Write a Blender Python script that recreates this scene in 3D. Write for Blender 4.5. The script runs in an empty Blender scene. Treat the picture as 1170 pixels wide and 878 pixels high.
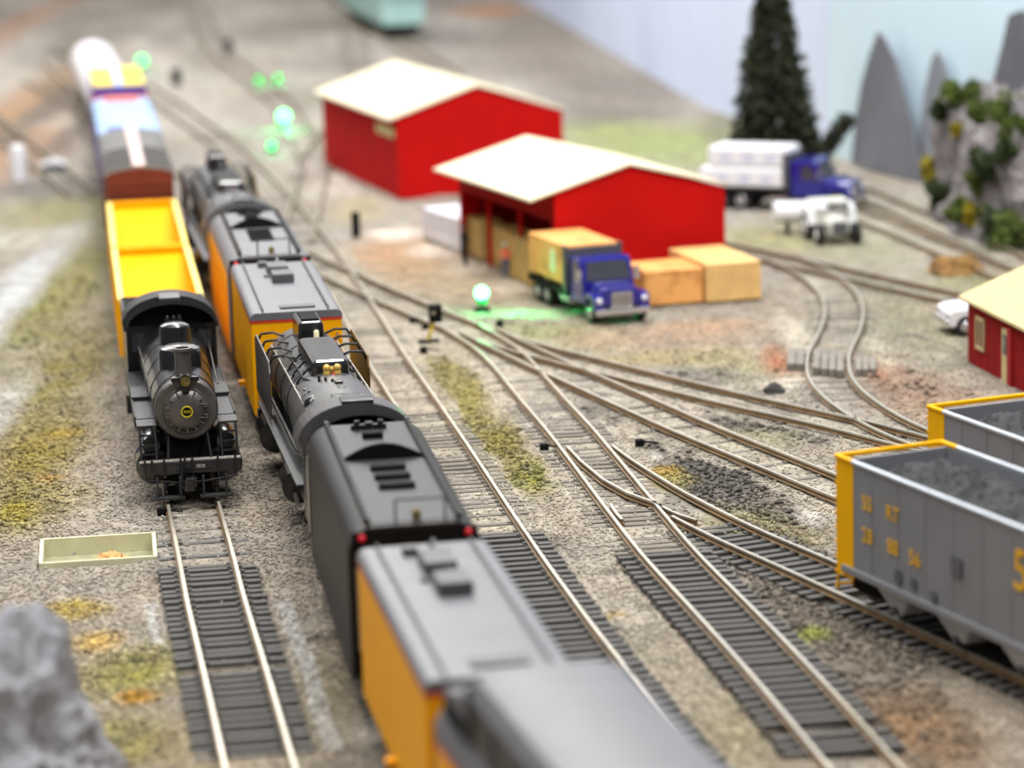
import bpy, math, random
import numpy as np
from mathutils import Vector, Matrix, noise
R = math.radians
random.seed(7); rng = np.random.default_rng(7)
SC = bpy.context.scene
COL = SC.collection

# ------------------------------------------------------------------ camera (scene units: 1 unit = 1 m at the railway's own scale)
FPX = 3400.0; CAMH = 20.5; ROLL = 0.03; PITCH = math.atan(699 / FPX)
cam = bpy.data.cameras.new('camera'); camo = bpy.data.objects.new('camera', cam); COL.objects.link(camo)
camo.location = (0, 0, CAMH)
camo.matrix_world = Matrix.Translation((0, 0, CAMH)) @ Matrix.Rotation(R(90) - PITCH, 4, 'X') @ Matrix.Rotation(-ROLL, 4, 'Z')
cam.sensor_width = 36; cam.lens = FPX / 1170 * 36; cam.clip_start = 1; cam.clip_end = 1500
cam.dof.use_dof = True; cam.dof.focus_distance = 85; cam.dof.aperture_fstop = 0.15
SC.camera = camo
# ------------------------------------------------------------------ light: hall with rows of ceiling lamps, plus lamps added for highlights and the backdrop
w = bpy.data.worlds.new('hall'); SC.world = w; w.use_nodes = True
w.node_tree.nodes['Background'].inputs[0].default_value = (0.95, 0.97, 1.0, 1)
w.node_tree.nodes['Background'].inputs[1].default_value = 0.13
def area(name, loc, sx, sy, power, tgt):
    l = bpy.data.lights.new(name, 'AREA'); l.shape = 'RECTANGLE'; l.size = sx; l.size_y = sy; l.energy = power
    l.color = (1.0, 0.985, 0.95)
    o = bpy.data.objects.new(name, l); COL.objects.link(o); o.location = loc
    o.rotation_euler = (Vector(tgt) - Vector(loc)).to_track_quat('-Z', 'Y').to_euler()
area('ceiling_and_fill_lamp', (-30, 60, 95), 8, 90, 84000, (0, 95, 0))
area('ceiling_and_fill_lamp', (12, 95, 100), 8, 110, 95000, (2, 100, 0))
area('ceiling_and_fill_lamp', (35, 40, 95), 8, 80, 60000, (5, 90, 0))
area('ceiling_and_fill_lamp', (-45, 330, 85), 150, 14, 42000, (-5, 90, 0))  # far lamp out of view, added for highlights on boilers and rails
area('ceiling_and_fill_lamp', (-30, 300, 130), 150, 14, 60000, (-5, 90, 0))  # second unseen far lamp, added for the same highlights
area('ceiling_and_fill_lamp', (-15, 190, 105), 8, 110, 95000, (-8, 170, 0))
area('ceiling_and_fill_lamp', (-55, 190, 62), 12, 80, 34000, (14, 185, 8))  # unseen lamp, added to brighten the backdrop wall and far ground
SC.view_settings.view_transform = 'Standard'; SC.view_settings.look = 'None'
SC.view_settings.exposure = 0.08; SC.view_settings.gamma = 1.0
SC.view_settings.use_curve_mapping = False

# ------------------------------------------------------------------ helpers
def at(px, py, z=0.0):
    """world x, y of a surveyed spot of the photograph at height z"""
    u, v = px - 585, 439 - py
    c, s = math.cos(ROLL), math.sin(ROLL)
    u, v = u * c + v * s, -u * s + v * c
    cp, sp = math.cos(PITCH), math.sin(PITCH)
    dx, dy, dz = u, FPX * cp + v * sp, -FPX * sp + v * cp
    t = (z - CAMH) / dz
    return dx * t, dy * t
def lin(c):
    return tuple(((x / 255) / 12.92 if x / 255 <= .04045 else ((x / 255 + .055) / 1.055) ** 2.4) for x in c)
MATS = {}
def mat(name, rgb, rough=.6, metal=0., var=.12, scale=3., bump=0., bscale=None, spec=.5, emit=0, emitc=None, alpha=None, coat=0, dirt=None):
    if name in MATS: return MATS[name]
    m = bpy.data.materials.new(name); m.use_nodes = True; nt = m.node_tree; b = nt.nodes['Principled BSDF']
    c = lin(rgb)
    b.inputs['Roughness'].default_value = rough; b.inputs['Metallic'].default_value = metal
    b.inputs['Specular IOR Level'].default_value = spec
    b.inputs['Coat Weight'].default_value = coat
    tc = nt.nodes.new('ShaderNodeTexCoord')
    n = nt.nodes.new('ShaderNodeTexNoise'); n.inputs['Scale'].default_value = scale; n.inputs['Detail'].default_value = 6
    nt.links.new(tc.outputs['Object'], n.inputs['Vector'])
    r = nt.nodes.new('ShaderNodeValToRGB')
    r.color_ramp.elements[0].position = .3; r.color_ramp.elements[1].position = .7
    lo = lin(dirt) if dirt else tuple(x * (1 - var) for x in c)
    r.color_ramp.elements[0].color = (*lo, 1); r.color_ramp.elements[1].color = (*tuple(min(1, x * (1 + var)) for x in c), 1)
    if dirt: r.color_ramp.elements[0].position = .22; r.color_ramp.elements[1].position = .5
    nt.links.new(n.outputs['Fac'], r.inputs['Fac']); nt.links.new(r.outputs['Color'], b.inputs['Base Color'])
    if bump:
        n2 = nt.nodes.new('ShaderNodeTexNoise'); n2.inputs['Scale'].default_value = bscale or scale * 4; n2.inputs['Detail'].default_value = 8
        nt.links.new(tc.outputs['Object'], n2.inputs['Vector'])
        bp = nt.nodes.new('ShaderNodeBump'); bp.inputs['Strength'].default_value = bump; bp.inputs['Distance'].default_value = .1
        nt.links.new(n2.outputs['Fac'], bp.inputs['Height']); nt.links.new(bp.outputs['Normal'], b.inputs['Normal'])
    if emit:
        b.inputs['Emission Color'].default_value = (*lin(emitc or rgb), 1); b.inputs['Emission Strength'].default_value = emit
    MATS[name] = m; return m
class MB:
    """collects primitives, builds ONE mesh object"""
    def __init__(s): s.v = []; s.f = []; s.m = []; s.T = Matrix.Identity(4); s.cur = 0
    def add(s, vs, fs):
        k = len(s.v)
        s.v += [tuple(s.T @ Vector(p)) for p in vs]; s.f += [tuple(i + k for i in f) for f in fs]; s.m += [s.cur] * len(fs); return s
    def slot(s, i): s.cur = i; return s
    def box(s, x0, x1, y0, y1, z0, z1):
        vs = [(x, y, z) for z in (z0, z1) for y in (y0, y1) for x in (x0, x1)]
        return s.add(vs, [(0, 2, 3, 1), (4, 5, 7, 6), (0, 1, 5, 4), (2, 6, 7, 3), (0, 4, 6, 2), (1, 3, 7, 5)])
    def tube(s, a, b, r0, r1=None, n=12, caps=True):
        r1 = r0 if r1 is None else r1
        a = Vector(a); b = Vector(b); d = (b - a).normalized()
        q = d.to_track_quat('Z', 'Y'); vs = []
        for p, r in ((a, r0), (b, r1)):
            for i in range(n):
                t = 2 * math.pi * i / n; vs.append(p + q @ Vector((r * math.cos(t), r * math.sin(t), 0)))
        fs = [(i, (i + 1) % n, n + (i + 1) % n, n + i) for i in range(n)]
        if caps: fs += [tuple(range(n))[::-1], tuple(range(n, 2 * n))]
        return s.add(vs, fs)
    def path(s, pts, r, n=6):
        for a, b in zip(pts, pts[1:]): s.tube(a, b, r, n=n)
        return s
    def lathe(s, prof, c=(0, 0, 0), axis='Z', n=24):
        """prof: (radius, height) pairs"""
        vs = []
        for r, h in prof:
            for i in range(n):
                t = 2 * math.pi * i / n; a, b = r * math.cos(t), r * math.sin(t)
                p = (a, b, h) if axis == 'Z' else ((a, h, b) if axis == 'Y' else (h, a, b))
                vs.append((p[0] + c[0], p[1] + c[1], p[2] + c[2]))
        m = len(prof)
        fs = [(j * n + i, j * n + (i + 1) % n, (j + 1) * n + (i + 1) % n, (j + 1) * n + i) for j in range(m - 1) for i in range(n)]
        fs += [tuple(range(n))[::-1], tuple(range((m - 1) * n, m * n))]
        return s.add(vs, fs)
    def prism(s, poly, h0, h1, axis='Y'):
        """poly: 2-D outline (x,z) swept along Y, or (y,z) along X, or (x,y) along Z"""
        def p(a, b, h): return (a, h, b) if axis == 'Y' else ((h, a, b) if axis == 'X' else (a, b, h))
        n = len(poly); vs = [p(a, b, h0) for a, b in poly] + [p(a, b, h1) for a, b in poly]
        fs = [(i, (i + 1) % n, n + (i + 1) % n, n + i) for i in range(n)] + [tuple(range(n))[::-1], tuple(range(n, 2 * n))]
        return s.add(vs, fs)
    def arch(s, hw, z0, rise, y0, y1, th, n=14, x0=0):
        """curved roof shell: half width, eave height, rise, along y"""
        o = [(x0 + hw * math.cos(t), z0 + rise * math.sin(t)) for t in [math.pi * i / n for i in range(n + 1)]]
        i_ = [(x0 + (hw - th) * math.cos(t), z0 - .001 + (rise - th) * math.sin(t)) for t in [math.pi * i / n for i in range(n + 1)]]
        for k in range(n): s.prism([o[k], o[k + 1], i_[k + 1], i_[k]], y0, y1)
        return s
    def ball(s, c, r, n=12, sq=(1, 1, 1)):
        prof = [(max(1e-3, math.sin(math.pi * j / (n // 2))), -math.cos(math.pi * j / (n // 2))) for j in range(n // 2 + 1)]
        k = len(s.v); T = s.T; s.T = T @ Matrix.Translation(c) @ Matrix.Diagonal((r * sq[0], r * sq[1], r * sq[2], 1))
        s.lathe(prof, n=n); s.T = T; return s
    def build(s, name, mats, parent=None, smooth=False, bevel=0, auto=True):
        me = bpy.data.meshes.new(name); me.from_pydata(s.v, [], s.f)
        mats = mats if isinstance(mats, (list, tuple)) else [mats]
        for m in mats: me.materials.append(m)
        if len(mats) > 1: me.polygons.foreach_set('material_index', s.m)
        import bmesh
        bm = bmesh.new(); bm.from_mesh(me); bmesh.ops.recalc_face_normals(bm, faces=bm.faces)
        if smooth:
            bmesh.ops.remove_doubles(bm, verts=bm.verts, dist=1e-4)
            for f in bm.faces: f.smooth = True
            for e in bm.edges:
                if len(e.link_faces) == 2 and e.calc_face_angle() > R(38): e.smooth = False
        bm.to_mesh(me); bm.free()
        o = bpy.data.objects.new(name, me); COL.objects.link(o)
        if parent: o.parent = parent
        if bevel:
            b = o.modifiers.new('bevel', 'BEVEL'); b.width = bevel; b.segments = 2; b.limit_method = 'ANGLE'; b.angle_limit = R(40)
        return o
def tag(o, label, cat, group=None, kind=None):
    if label: o['label'] = label
    if cat: o['category'] = cat
    if group: o['group'] = group
    if kind: o['kind'] = kind
    return o
def empty(name, loc, rz, label, cat, group=None):
    o = bpy.data.objects.new(name, None); COL.objects.link(o); o.empty_display_size = .3
    o.location = (loc[0], loc[1], loc[2] if len(loc) > 2 else 0); o.rotation_euler.z = rz
    return tag(o, label, cat, group)
def copy_tree(o, parent=None):
    c = o.copy(); COL.objects.link(c)
    if parent: c.parent = parent
    for ch in list(o.children): copy_tree(ch, c)
    return c
class Path:
    """line on the ground given as (y, x) stations"""
    def __init__(s, pts):
        pts = sorted(pts); s.y = np.array([p[0] for p in pts], float); s.x = np.array([p[1] for p in pts], float)
        yy = np.arange(s.y[0], s.y[-1] + .01, .5); xx = np.interp(yy, s.y, s.x)
        for _ in range(10):
            xx[1:-1] = .25 * xx[:-2] + .5 * xx[1:-1] + .25 * xx[2:]
        s.yy, s.xx = yy, xx
    def at(s, y): return float(np.interp(y, s.yy, s.xx))
    def head(s, y):
        return math.atan2(s.at(y - .6) - s.at(y + .6), 1.2)
    def seg(s, y0, y1):
        a = Vector((s.at(y0), y0)); b = Vector((s.at(y1), y1)); c = (a + b) / 2; d = b - a
        return (c.x, c.y), math.atan2(-d.x, d.y), d.length
def text_mesh(txt, size, name, m, parent, M, depth=.01, label=None):
    cu = bpy.data.curves.new(name, 'FONT'); cu.body = txt; cu.size = size; cu.extrude = depth; cu.align_x = 'CENTER'; cu.align_y = 'CENTER'
    o = bpy.data.objects.new(name, cu); COL.objects.link(o)
    dg = bpy.context.evaluated_depsgraph_get(); me = bpy.data.meshes.new_from_object(o.evaluated_get(dg))
    bpy.data.objects.remove(o); bpy.data.curves.remove(cu)
    me.materials.clear(); me.materials.append(m); me.name = name
    t = bpy.data.objects.new(name, me); COL.objects.link(t); t.parent = parent; t.matrix_local = M
    if label: t['label'] = label
    return t

# ------------------------------------------------------------------ materials
BLK = mat('black_metal', (24, 24, 26), .28, .15, .25, 2, spec=.6, coat=.5, bump=.05, bscale=6)
BLKM = mat('matte_black', (17, 17, 18), .75, 0, .2, 2, spec=.15)
GRM = mat('graphite', (104, 103, 104), .36, .75, .15, 2, spec=.5, bump=.04, bscale=5)
DGR = mat('deck_grey', (46, 47, 49), .5, .2, .12, 2)
GRY = mat('roof_grey', (110, 110, 115), .5, .1, .07, 1.2)
GRY2 = mat('fitting_grey', (84, 84, 88), .5, .1, .08, 2)
LGRY = mat('loco_grey', (112, 113, 117), .4, .3, .08, 2)
UPY = mat('armour_yellow', (255, 174, 0), .5, 0, .05, 1, spec=.2)
YEL = mat('bright_yellow', (250, 184, 0), .6, 0, .04, 1, spec=.15)
YELT = mat('yellow_chord_lit', (250, 222, 110), .45, 0, .04, 1)  # paler than the wagon yellow: highlight on the top chords put into the colour
REDL = mat('red_stripe', (214, 60, 40), .4, 0, .05)
REDLAMP = mat('red_lens', (190, 20, 40), .3, 0, .05, emit=.15)
GOLD = mat('brass', (206, 172, 88), .4, .2, .08, 4)
CREAM_P = mat('cream_plastic', (240, 232, 190), .4)
STEEL = mat('bright_steel', (190, 186, 178), .28, .8, .08, 4)
RAILTOP = mat('rail_head', (200, 192, 176), .33, .7, .12, 1.5)
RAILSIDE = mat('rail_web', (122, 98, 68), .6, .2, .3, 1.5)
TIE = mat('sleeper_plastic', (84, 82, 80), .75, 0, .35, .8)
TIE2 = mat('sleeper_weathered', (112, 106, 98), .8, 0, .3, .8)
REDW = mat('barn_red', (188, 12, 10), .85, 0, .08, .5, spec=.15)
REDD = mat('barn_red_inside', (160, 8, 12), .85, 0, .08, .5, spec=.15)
CREAM = mat('cream_card', (226, 213, 184), .8, 0, .04, .4)
CREAMD = mat('cream_tin', (196, 180, 134), .75, 0, .08, 1)
WOOD = mat('lumber', (226, 184, 118), .7, 0, .12, 1.5)
WOOD2 = mat('lumber_orange', (222, 160, 92), .7, 0, .2, 1.2, dirt=(176, 110, 50))
WOOD3 = mat('lumber_olive', (190, 160, 96), .7, 0, .15, 2)
WHITE = mat('white_paint', (222, 222, 226), .4, 0, .04, 1)
WRAP = mat('white_wrap', (228, 227, 232), .5, 0, .04, 3)
BLUE = mat('truck_blue', (32, 32, 132), .2, .1, .08, 2, coat=.6)
NAVY = mat('navy', (36, 38, 150), .4, 0, .08, 1)
LBLUE = mat('light_blue', (158, 190, 232), .5, 0, .12, .8)
BROWN = mat('boxcar_brown', (112, 44, 24), .6, 0, .12, 1)
GLASS = mat('dark_glass', (66, 68, 76), .08, .1, .1, 1, spec=.9)
TYRE = mat('tyre', (26, 26, 28), .8, 0, .1, 3)
CHROME = mat('chrome', (205, 206, 212), .2, .8, .06, 6)
COALM = mat('coal', (46, 47, 50), .75, 0, .5, 4, bump=.9, bscale=9)
HOPG = mat('hopper_grey', (136, 138, 144), .5, .1, .06, 1)
HOPL = mat('hopper_light', (206, 212, 222), .4, .3, .08, 2)
LETTER = mat('yellow_letter', (246, 186, 0), .6)
TEAL = mat('teal', (168, 204, 198), .5, 0, .1, .6)
TEALR = mat('teal_roof', (126, 158, 146), .6, 0, .1, .6)

# ------------------------------------------------------------------ lines of the tracks
PA = Path([(52, -4.3), (59.3, -5.5), (63.1, -6.1), (66.8, -6.7), (73, -7.72), (76.6, -8.25), (82, -9.1), (94.7, -11.05), (101, -12.0), (112, -13.6),
           (125.5, -15.5)] + [(at(*p)[1], at(*p)[0]) for p in ((152, 172, 4.5), (146, 134, 4.3), (136, 92, 5.2), (121, 54, 4.2))] + [(225, -34)])
PB = Path([(34, 4.2), (44, 1.7), (47, 1.0), (52.3, -.4), (61.4, -1.95), (69, -3.05), (74, -3.75), (82, -5.15), (90, -6.5), (100.4, -8.05), (113, -9.95), (128, -12.5),
           (150, -16.6), (180, -23.5), (210, -33)])
PC = Path([(y, x - .71) for y, x in ((129, -7.55), (116, -5.54), (104, -3.77), (97.2, -2.67), (90.25, -1.58), (85.6, -.87), (81.1, -.19), (75.1, .74),
           (68.5, 1.86), (63.4, 2.83), (58, 3.9), (52, 5.2), (145, -10.4), (170, -15.4), (200, -23), (235, -34))])
PD = Path([(109.9, -1.95), (105, -.5), (101.4, .15), (96.6, .87), (91.2, 1.76), (87, 2.37), (82, 3.07), (79, 3.5), (75.3, 4.05), (71.3, 4.8), (67.7, 5.46),
           (64, 6.1), (60.4, 6.68), (58.2, 7.0), (50, 8.5)])
PT = Path([(137, -13.0), (126.2, -8.6), (118, -5.4), (113, -3.35), (109.5, -1.85)])
PE = Path([(88.5, 2.3), (87.8, 2.42), (85.7, 3.0), (84, 3.56), (82.5, 3.95), (80.5, 4.75), (78.4, 5.52), (76.3, 6.45), (74.5, 7.35), (72.4, 8.25), (70.7, 9.05), (60, 13.8), (52, 17.3)])
PF = Path([(108.5, -1.2), (101.3, 1.45), (96.3, 3.45), (91, 5.5), (85.3, 7.98), (82.4, 9.2), (76.6, 12.0), (68, 15.8), (58, 20.3)])
PG = Path([(107.3, -.7), (105.4, .1), (102.3, 2.25), (99.2, 4.3), (95, 7.15), (90.8, 10.35), (87.9, 12.2), (84, 14.6), (78, 18.2)])
PH = Path([(124, 10.9), (121.6, 12.0), (118, 12.6), (113.6, 12.86), (109.8, 12.57), (106, 11.93), (102, 11.05), (98.3, 10.65), (95.4, 10.75), (92.2, 11.25), (89.4, 12.0), (86.5, 13.2)])
PI_ = Path([(128.5, 8.2), (125.6, 9.85), (119.5, 13.24), (113.95, 16.3), (104, 22)])
PJ1 = Path([(158, 13.2), (150, 15.4), (142.4, 17), (134.6, 18.5), (125.8, 20), (119.8, 21), (108, 23.2)])
PJ2 = Path([(150, 12.4), (140, 15.0), (135, 16.1), (129, 17.5), (120.9, 19.2), (112, 21.1), (104, 23)])
YARD = [Path([(150, -21.5), (185, -32), (225, -42), (270, -50)]), Path([(132, -9.5), (160, -10.2), (190, -14), (230, -22), (275, -28)]),
        Path([(160, -10.5), (195, -9.2), (235, -11.5), (280, -15)]), Path([(205, -3.4), (235, -8.3), (260, -12), (290, -16)]),
        Path([(175, -29.5), (205, -38), (240, -46)])]
ALLP = [PA, PB, PC, PD, PT, PE, PF, PG, PH, PI_, PJ1, PJ2] + YARD

# ------------------------------------------------------------------ ground: baseboard with scattered scenery
def world_ellipse(px, py, rx, ry):
    x, y = at(px, py); x2, _ = at(px + rx, py); _, y2 = at(px, py - ry); _, y3 = at(px, py + ry)
    return x, y, abs(x2 - x), abs(y2 - y3) / 2
# patches: centre and size surveyed in the photograph, colour, strength, softness
PATCH = [
 (80, 240, 75, 22, (136, 132, 90), .8), (75, 330, 48, 70, (126, 122, 76), .85), (70, 430, 45, 60, (124, 116, 70), .85), (45, 520, 55, 50, (130, 116, 62), .9), (40, 580, 55, 28, (130, 118, 54), .9), (75, 495, 18, 5, (164, 138, 60), .7),
 (60, 548, 18, 5, (164, 130, 60), .6), (0, 350, 28, 90, (186, 188, 192), .8), (0, 470, 22, 40, (176, 174, 172), .6), (15, 275, 70, 12, (176, 172, 160), .6),
 (20, 130, 45, 60, (160, 128, 100), .9), (5, 40, 30, 60, (176, 136, 110), .7), (60, 120, 22, 40, (104, 100, 96), .8), (70, 215, 90, 12, (104, 100, 98), .8),
 (80, 700, 42, 12, (170, 148, 70), .9), (110, 735, 30, 12, (184, 156, 96), .9), (150, 770, 60, 30, (146, 140, 76), .85), (155, 800, 24, 9, (170, 126, 40), .9), (130, 850, 60, 40, (140, 132, 86), .8),
 (245, 850, 60, 60, (150, 132, 100), .5), (370, 800, 40, 60, (138, 126, 100), .6),
 (520, 430, 25, 40, (134, 126, 84), .7), (560, 500, 35, 30, (130, 122, 74), .85), (605, 545, 28, 22, (128, 124, 58), .85), (500, 415, 26, 22, (132, 124, 76), .85), (530, 455, 26, 24, (134, 126, 78), .8), (575, 515, 26, 20, (128, 118, 66), .85), (545, 460, 20, 20, (138, 128, 76), .7),
 (480, 300, 70, 26, (160, 134, 104), .8), (450, 285, 50, 16, (168, 132, 100), .7), (560, 330, 80, 22, (150, 134, 108), .7), (640, 385, 70, 16, (146, 140, 96), .7),
 (455, 268, 30, 7, (206, 190, 178), .95), (500, 285, 30, 8, (206, 192, 178), .95), (540, 303, 30, 9, (200, 186, 170), .95), (590, 325, 30, 9, (192, 178, 160), .9), (375, 215, 25, 14, (190, 180, 170), .7), (410, 240, 30, 14, (164, 150, 112), .6),
 (760, 385, 110, 14, (158, 136, 116), .8), (770, 408, 100, 10, (156, 142, 108), .8), (810, 372, 60, 8, (170, 140, 116), .7), (850, 420, 50, 18, (150, 144, 108), .6), (590, 378, 50, 10, (140, 150, 104), .5),
 (888, 413, 20, 16, (164, 112, 86), .95), (1008, 425, 24, 14, (160, 114, 92), .95), (1040, 445, 55, 22, (134, 108, 92), .8), (1100, 470, 70, 18, (146, 120, 98), .7), (1050, 370, 60, 40, (132, 128, 104), .6),
 (900, 440, 30, 8, (188, 178, 164), .7), (905, 380, 14, 30, (186, 178, 162), .85), (1000, 400, 12, 30, (170, 164, 146), .6), (930, 330, 14, 14, (170, 164, 150), .5),
 (780, 165, 150, 26, (146, 154, 104), .9), (700, 150, 50, 20, (144, 150, 100), .8), (880, 275, 60, 16, (142, 138, 92), .7), (985, 280, 60, 22, (130, 130, 100), .7), (1120, 320, 60, 12, (138, 136, 96), .7),
 (1060, 255, 110, 40, (166, 160, 146), .7), (720, 100, 90, 26, (122, 114, 108), .8), (620, 40, 70, 36, (128, 118, 108), .8), (560, 12, 40, 6, (178, 124, 84), .8), (690, 130, 60, 12, (108, 102, 98), .6), (830, 150, 30, 20, (110, 104, 96), .6),
 (650, 470, 45, 20, (104, 102, 100), .75), (700, 475, 30, 12, (88, 84, 80), .95), (830, 560, 60, 26, (88, 84, 80), .95), (760, 512, 40, 18, (88, 84, 80), .95), (800, 535, 50, 16, (88, 84, 80), .95), (900, 590, 40, 16, (88, 84, 80), .9), (660, 462, 34, 14, (88, 84, 80), .9), (920, 660, 60, 24, (88, 82, 76), .8), (800, 430, 70, 10, (108, 104, 102), .55),
 (860, 480, 70, 14, (88, 84, 80), .95), (930, 500, 40, 12, (108, 106, 100), .7), (860, 505, 50, 12, (132, 130, 92), .6), (760, 550, 26, 12, (146, 136, 84), .8), (850, 600, 50, 16, (128, 122, 84), .7), (900, 615, 50, 14, (120, 112, 80), .7), (925, 590, 20, 12, (190, 184, 176), .6),
 (900, 700, 90, 50, (104, 96, 88), .7), (1000, 760, 80, 60, (108, 100, 90), .75), (930, 728, 18, 8, (132, 138, 60), .9), (860, 640, 50, 16, (98, 94, 90), .7), (1060, 840, 70, 50, (132, 104, 76), .8),
 (760, 540, 15, 5, (170, 136, 56), .6), (748, 522, 10, 6, (220, 214, 206), .8),
 (600, 640, 30, 40, (128, 120, 108), .8), (680, 700, 60, 60, (156, 148, 136), .8), (760, 780, 70, 60, (150, 142, 126), .8), (850, 840, 60, 50, (146, 138, 112), .7), (620, 622, 30, 12, (116, 110, 100), .7),
 (690, 705, 28, 3, (170, 150, 110), .9), (355, 730, 40, 3, (70, 66, 62), .85), (155, 757, 34, 3, (84, 76, 60), .85), (130, 560, 60, 80, (152, 142, 132), .5), (340, 620, 50, 70, (146, 136, 126), .5),
 (340, 30, 60, 10, (120, 112, 106), .6), (290, 62, 50, 8, (176, 168, 158), .6), (380, 75, 40, 10, (124, 118, 112), .6), (250, 20, 60, 9, (180, 172, 164), .6), (60, 30, 30, 30, (176, 170, 162), .6), (100, 20, 40, 12, (120, 114, 108), .5),
 (250, 110, 30, 14, (172, 164, 152), .6), (365, 110, 30, 12, (126, 122, 108), .6), (380, 160, 30, 14, (140, 136, 116), .6), (520, 45, 60, 12, (118, 110, 104), .6), (560, 75, 40, 10, (150, 142, 134), .5), (200, 40, 18, 14, (132, 126, 118), .5), (210, 110, 20, 30, (168, 162, 152), .5),
 (45, 170, 50, 16, (110, 106, 104), .7), (30, 175, 40, 30, (164, 124, 92), .6), (85, 150, 16, 30, (100, 96, 94), .6),
 (575, 440, 20, 30, (186, 176, 160), .6), (480, 390, 40, 20, (186, 176, 164), .6), (610, 395, 30, 8, (170, 166, 150), .5)]
PW = [(*world_ellipse(*p[:4]), lin(p[4]), p[5]) for p in PATCH]
TRAY = (-13.0, -9.95, 77.4, 80.1); TRC = (-11.42, 78.68, R(7.5), 1.53, 1.3)
def in_tray(X, Y, g=0.0):
    c, s_ = math.cos(TRC[2]), math.sin(TRC[2]); dx, dy = X - TRC[0], Y - TRC[1]
    return (np.abs(dx * c + dy * s_) < TRC[3] + g) & (np.abs(-dx * s_ + dy * c) < TRC[4] + g)
def ground_colour(X, Y):
    n = X.size
    n1 = np.array([noise.fractal(Vector((x * .35, y * .22, 0)), .9, 2.1, 4) for x, y in zip(X, Y)])
    n2 = np.array([noise.fractal(Vector((x * 1.3, y * .9, 7)), .8, 2.2, 4) for x, y in zip(X, Y)])
    c = np.tile(np.array(lin((150, 143, 133))), (n, 1))
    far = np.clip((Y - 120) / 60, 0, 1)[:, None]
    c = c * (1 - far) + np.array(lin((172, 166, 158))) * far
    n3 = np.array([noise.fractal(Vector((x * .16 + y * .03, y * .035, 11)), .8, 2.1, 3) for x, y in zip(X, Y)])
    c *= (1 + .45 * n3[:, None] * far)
    c *= (1 + .22 * n1 + .18 * n2)[:, None]
    brown = np.clip(.5 * n1 + .2, 0, .5)[:, None]
    c = c * (1 - brown) + np.array(lin((132, 116, 98))) * brown
    for x, y, rx, ry, col, st in PW:
        d = np.sqrt(((X - x) / rx) ** 2 + ((Y - y) / ry) ** 2) + .35 * n1 + .35 * n2
        wgt = (np.clip(1.5 - d, 0, 1) * st * np.clip(1 + .5 * n2, .4, 1.2))[:, None]; wgt = np.clip(wgt, 0, 1)
        c = c * (1 - wgt) + np.array(col) * (1 + .25 * n2)[:, None] * wgt
    dk = np.zeros(n)
    for p, y0, y1 in ((PC, 52, 78.8), (PD, 59.5, 76.4), (PA, 73, 76.6), (PE, 52, 78.4), (PA, 61, 72.9)):
        m = (Y > y0) & (Y < y1) & (np.abs(X - np.interp(Y, p.yy, p.xx)) < 1.36); dk = np.maximum(dk, np.where(m, .8 if y0 != 61 else .45, 0))
    bx_ = np.interp(Y, PA.yy, PA.xx)
    pm = (((Y > 61) & (Y < 73) & (np.abs(X - bx_ - 1.75 - .08 * n1) < .2)) | ((Y > 69.5) & (Y < 73.2) & (np.abs(X - bx_ + 1.65) < .12))) * .8; pm = pm[:, None]; c = c * (1 - pm) + np.array(lin((176, 174, 170))) * pm
    sd = np.zeros(n)
    for p, y0, y1 in ((PC, 79, 130), (PD, 77, 110), (PT, 105, 140), (PG, 78, 108), (PF, 77, 110)):
        m = (Y > y0) & (Y < y1) & (np.abs(X - np.interp(Y, p.yy, p.xx)) < 1.5 + .6 * n1); sd = np.maximum(sd, np.where(m, .55, 0))
    sd = (sd * np.clip(.9 + n2, .3, 1.4))[:, None]; c = c * (1 - sd) + np.array(lin((168, 160, 146))) * sd
    dk = np.clip(dk * (1 + .4 * n2), 0, 1)[:, None]; c = c * (1 - dk) + np.array(lin((58, 55, 52))) * dk
    return np.clip(c, .01, 1)
def ground_height(X, Y):
    h = np.array([noise.fractal(Vector((x * .5, y * .5, 3)), .9, 2.1, 4) for x, y in zip(X, Y)]) * .07
    rail = np.full(X.size, 9.)
    for p in ALLP:
        m = (Y > p.yy[0]) & (Y < p.yy[-1])
        d = np.where(m, np.abs(X - np.interp(Y, p.yy, p.xx)), 9.); rail = np.minimum(rail, d)
    flat = np.clip((rail - 1.3) / .8, 0, 1)
    h = h * flat + (.05 + .6 * h) * (1 - flat)
    for p, y0, y1 in ((PC, 52, 78.8), (PD, 59.5, 76.4), (PA, 73, 76.6), (PE, 52, 78.4), (PA, 61, 72.9)):
        m = (Y > y0) & (Y < y1) & (np.abs(X - np.interp(Y, p.yy, p.xx)) < 1.5); h = np.where(m, -.03, h)
    return h, rail
ys = [34.]
while ys[-1] < 320: ys.append(ys[-1] + max(.14, ys[-1] * .0028))
ys = np.array(ys); nx = 400; us = np.linspace(-1, 1, nx)
hw = np.maximum(21, ys * .31)
XX = (us[None, :] * hw[:, None]).ravel(); YY = np.repeat(ys, nx)
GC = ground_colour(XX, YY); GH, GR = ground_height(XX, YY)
ins = in_tray(XX, YY, .03)
GH[ins] = -.9
me = bpy.data.meshes.new('ground')
idx = np.arange(len(ys) * nx).reshape(len(ys), nx)
q = np.stack([idx[:-1, :-1], idx[:-1, 1:], idx[1:, 1:], idx[1:, :-1]], -1).reshape(-1, 4)
me.vertices.add(XX.size); me.vertices.foreach_set('co', np.stack([XX, YY, GH], 1).ravel())
me.loops.add(q.size); me.loops.foreach_set('vertex_index', q.ravel()); me.polygons.add(len(q))
me.polygons.foreach_set('loop_start', np.arange(0, q.size, 4)); me.polygons.foreach_set('loop_total', np.full(len(q), 4)); me.update()
me.polygons.foreach_set('use_smooth', np.ones(len(q), bool))
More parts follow.
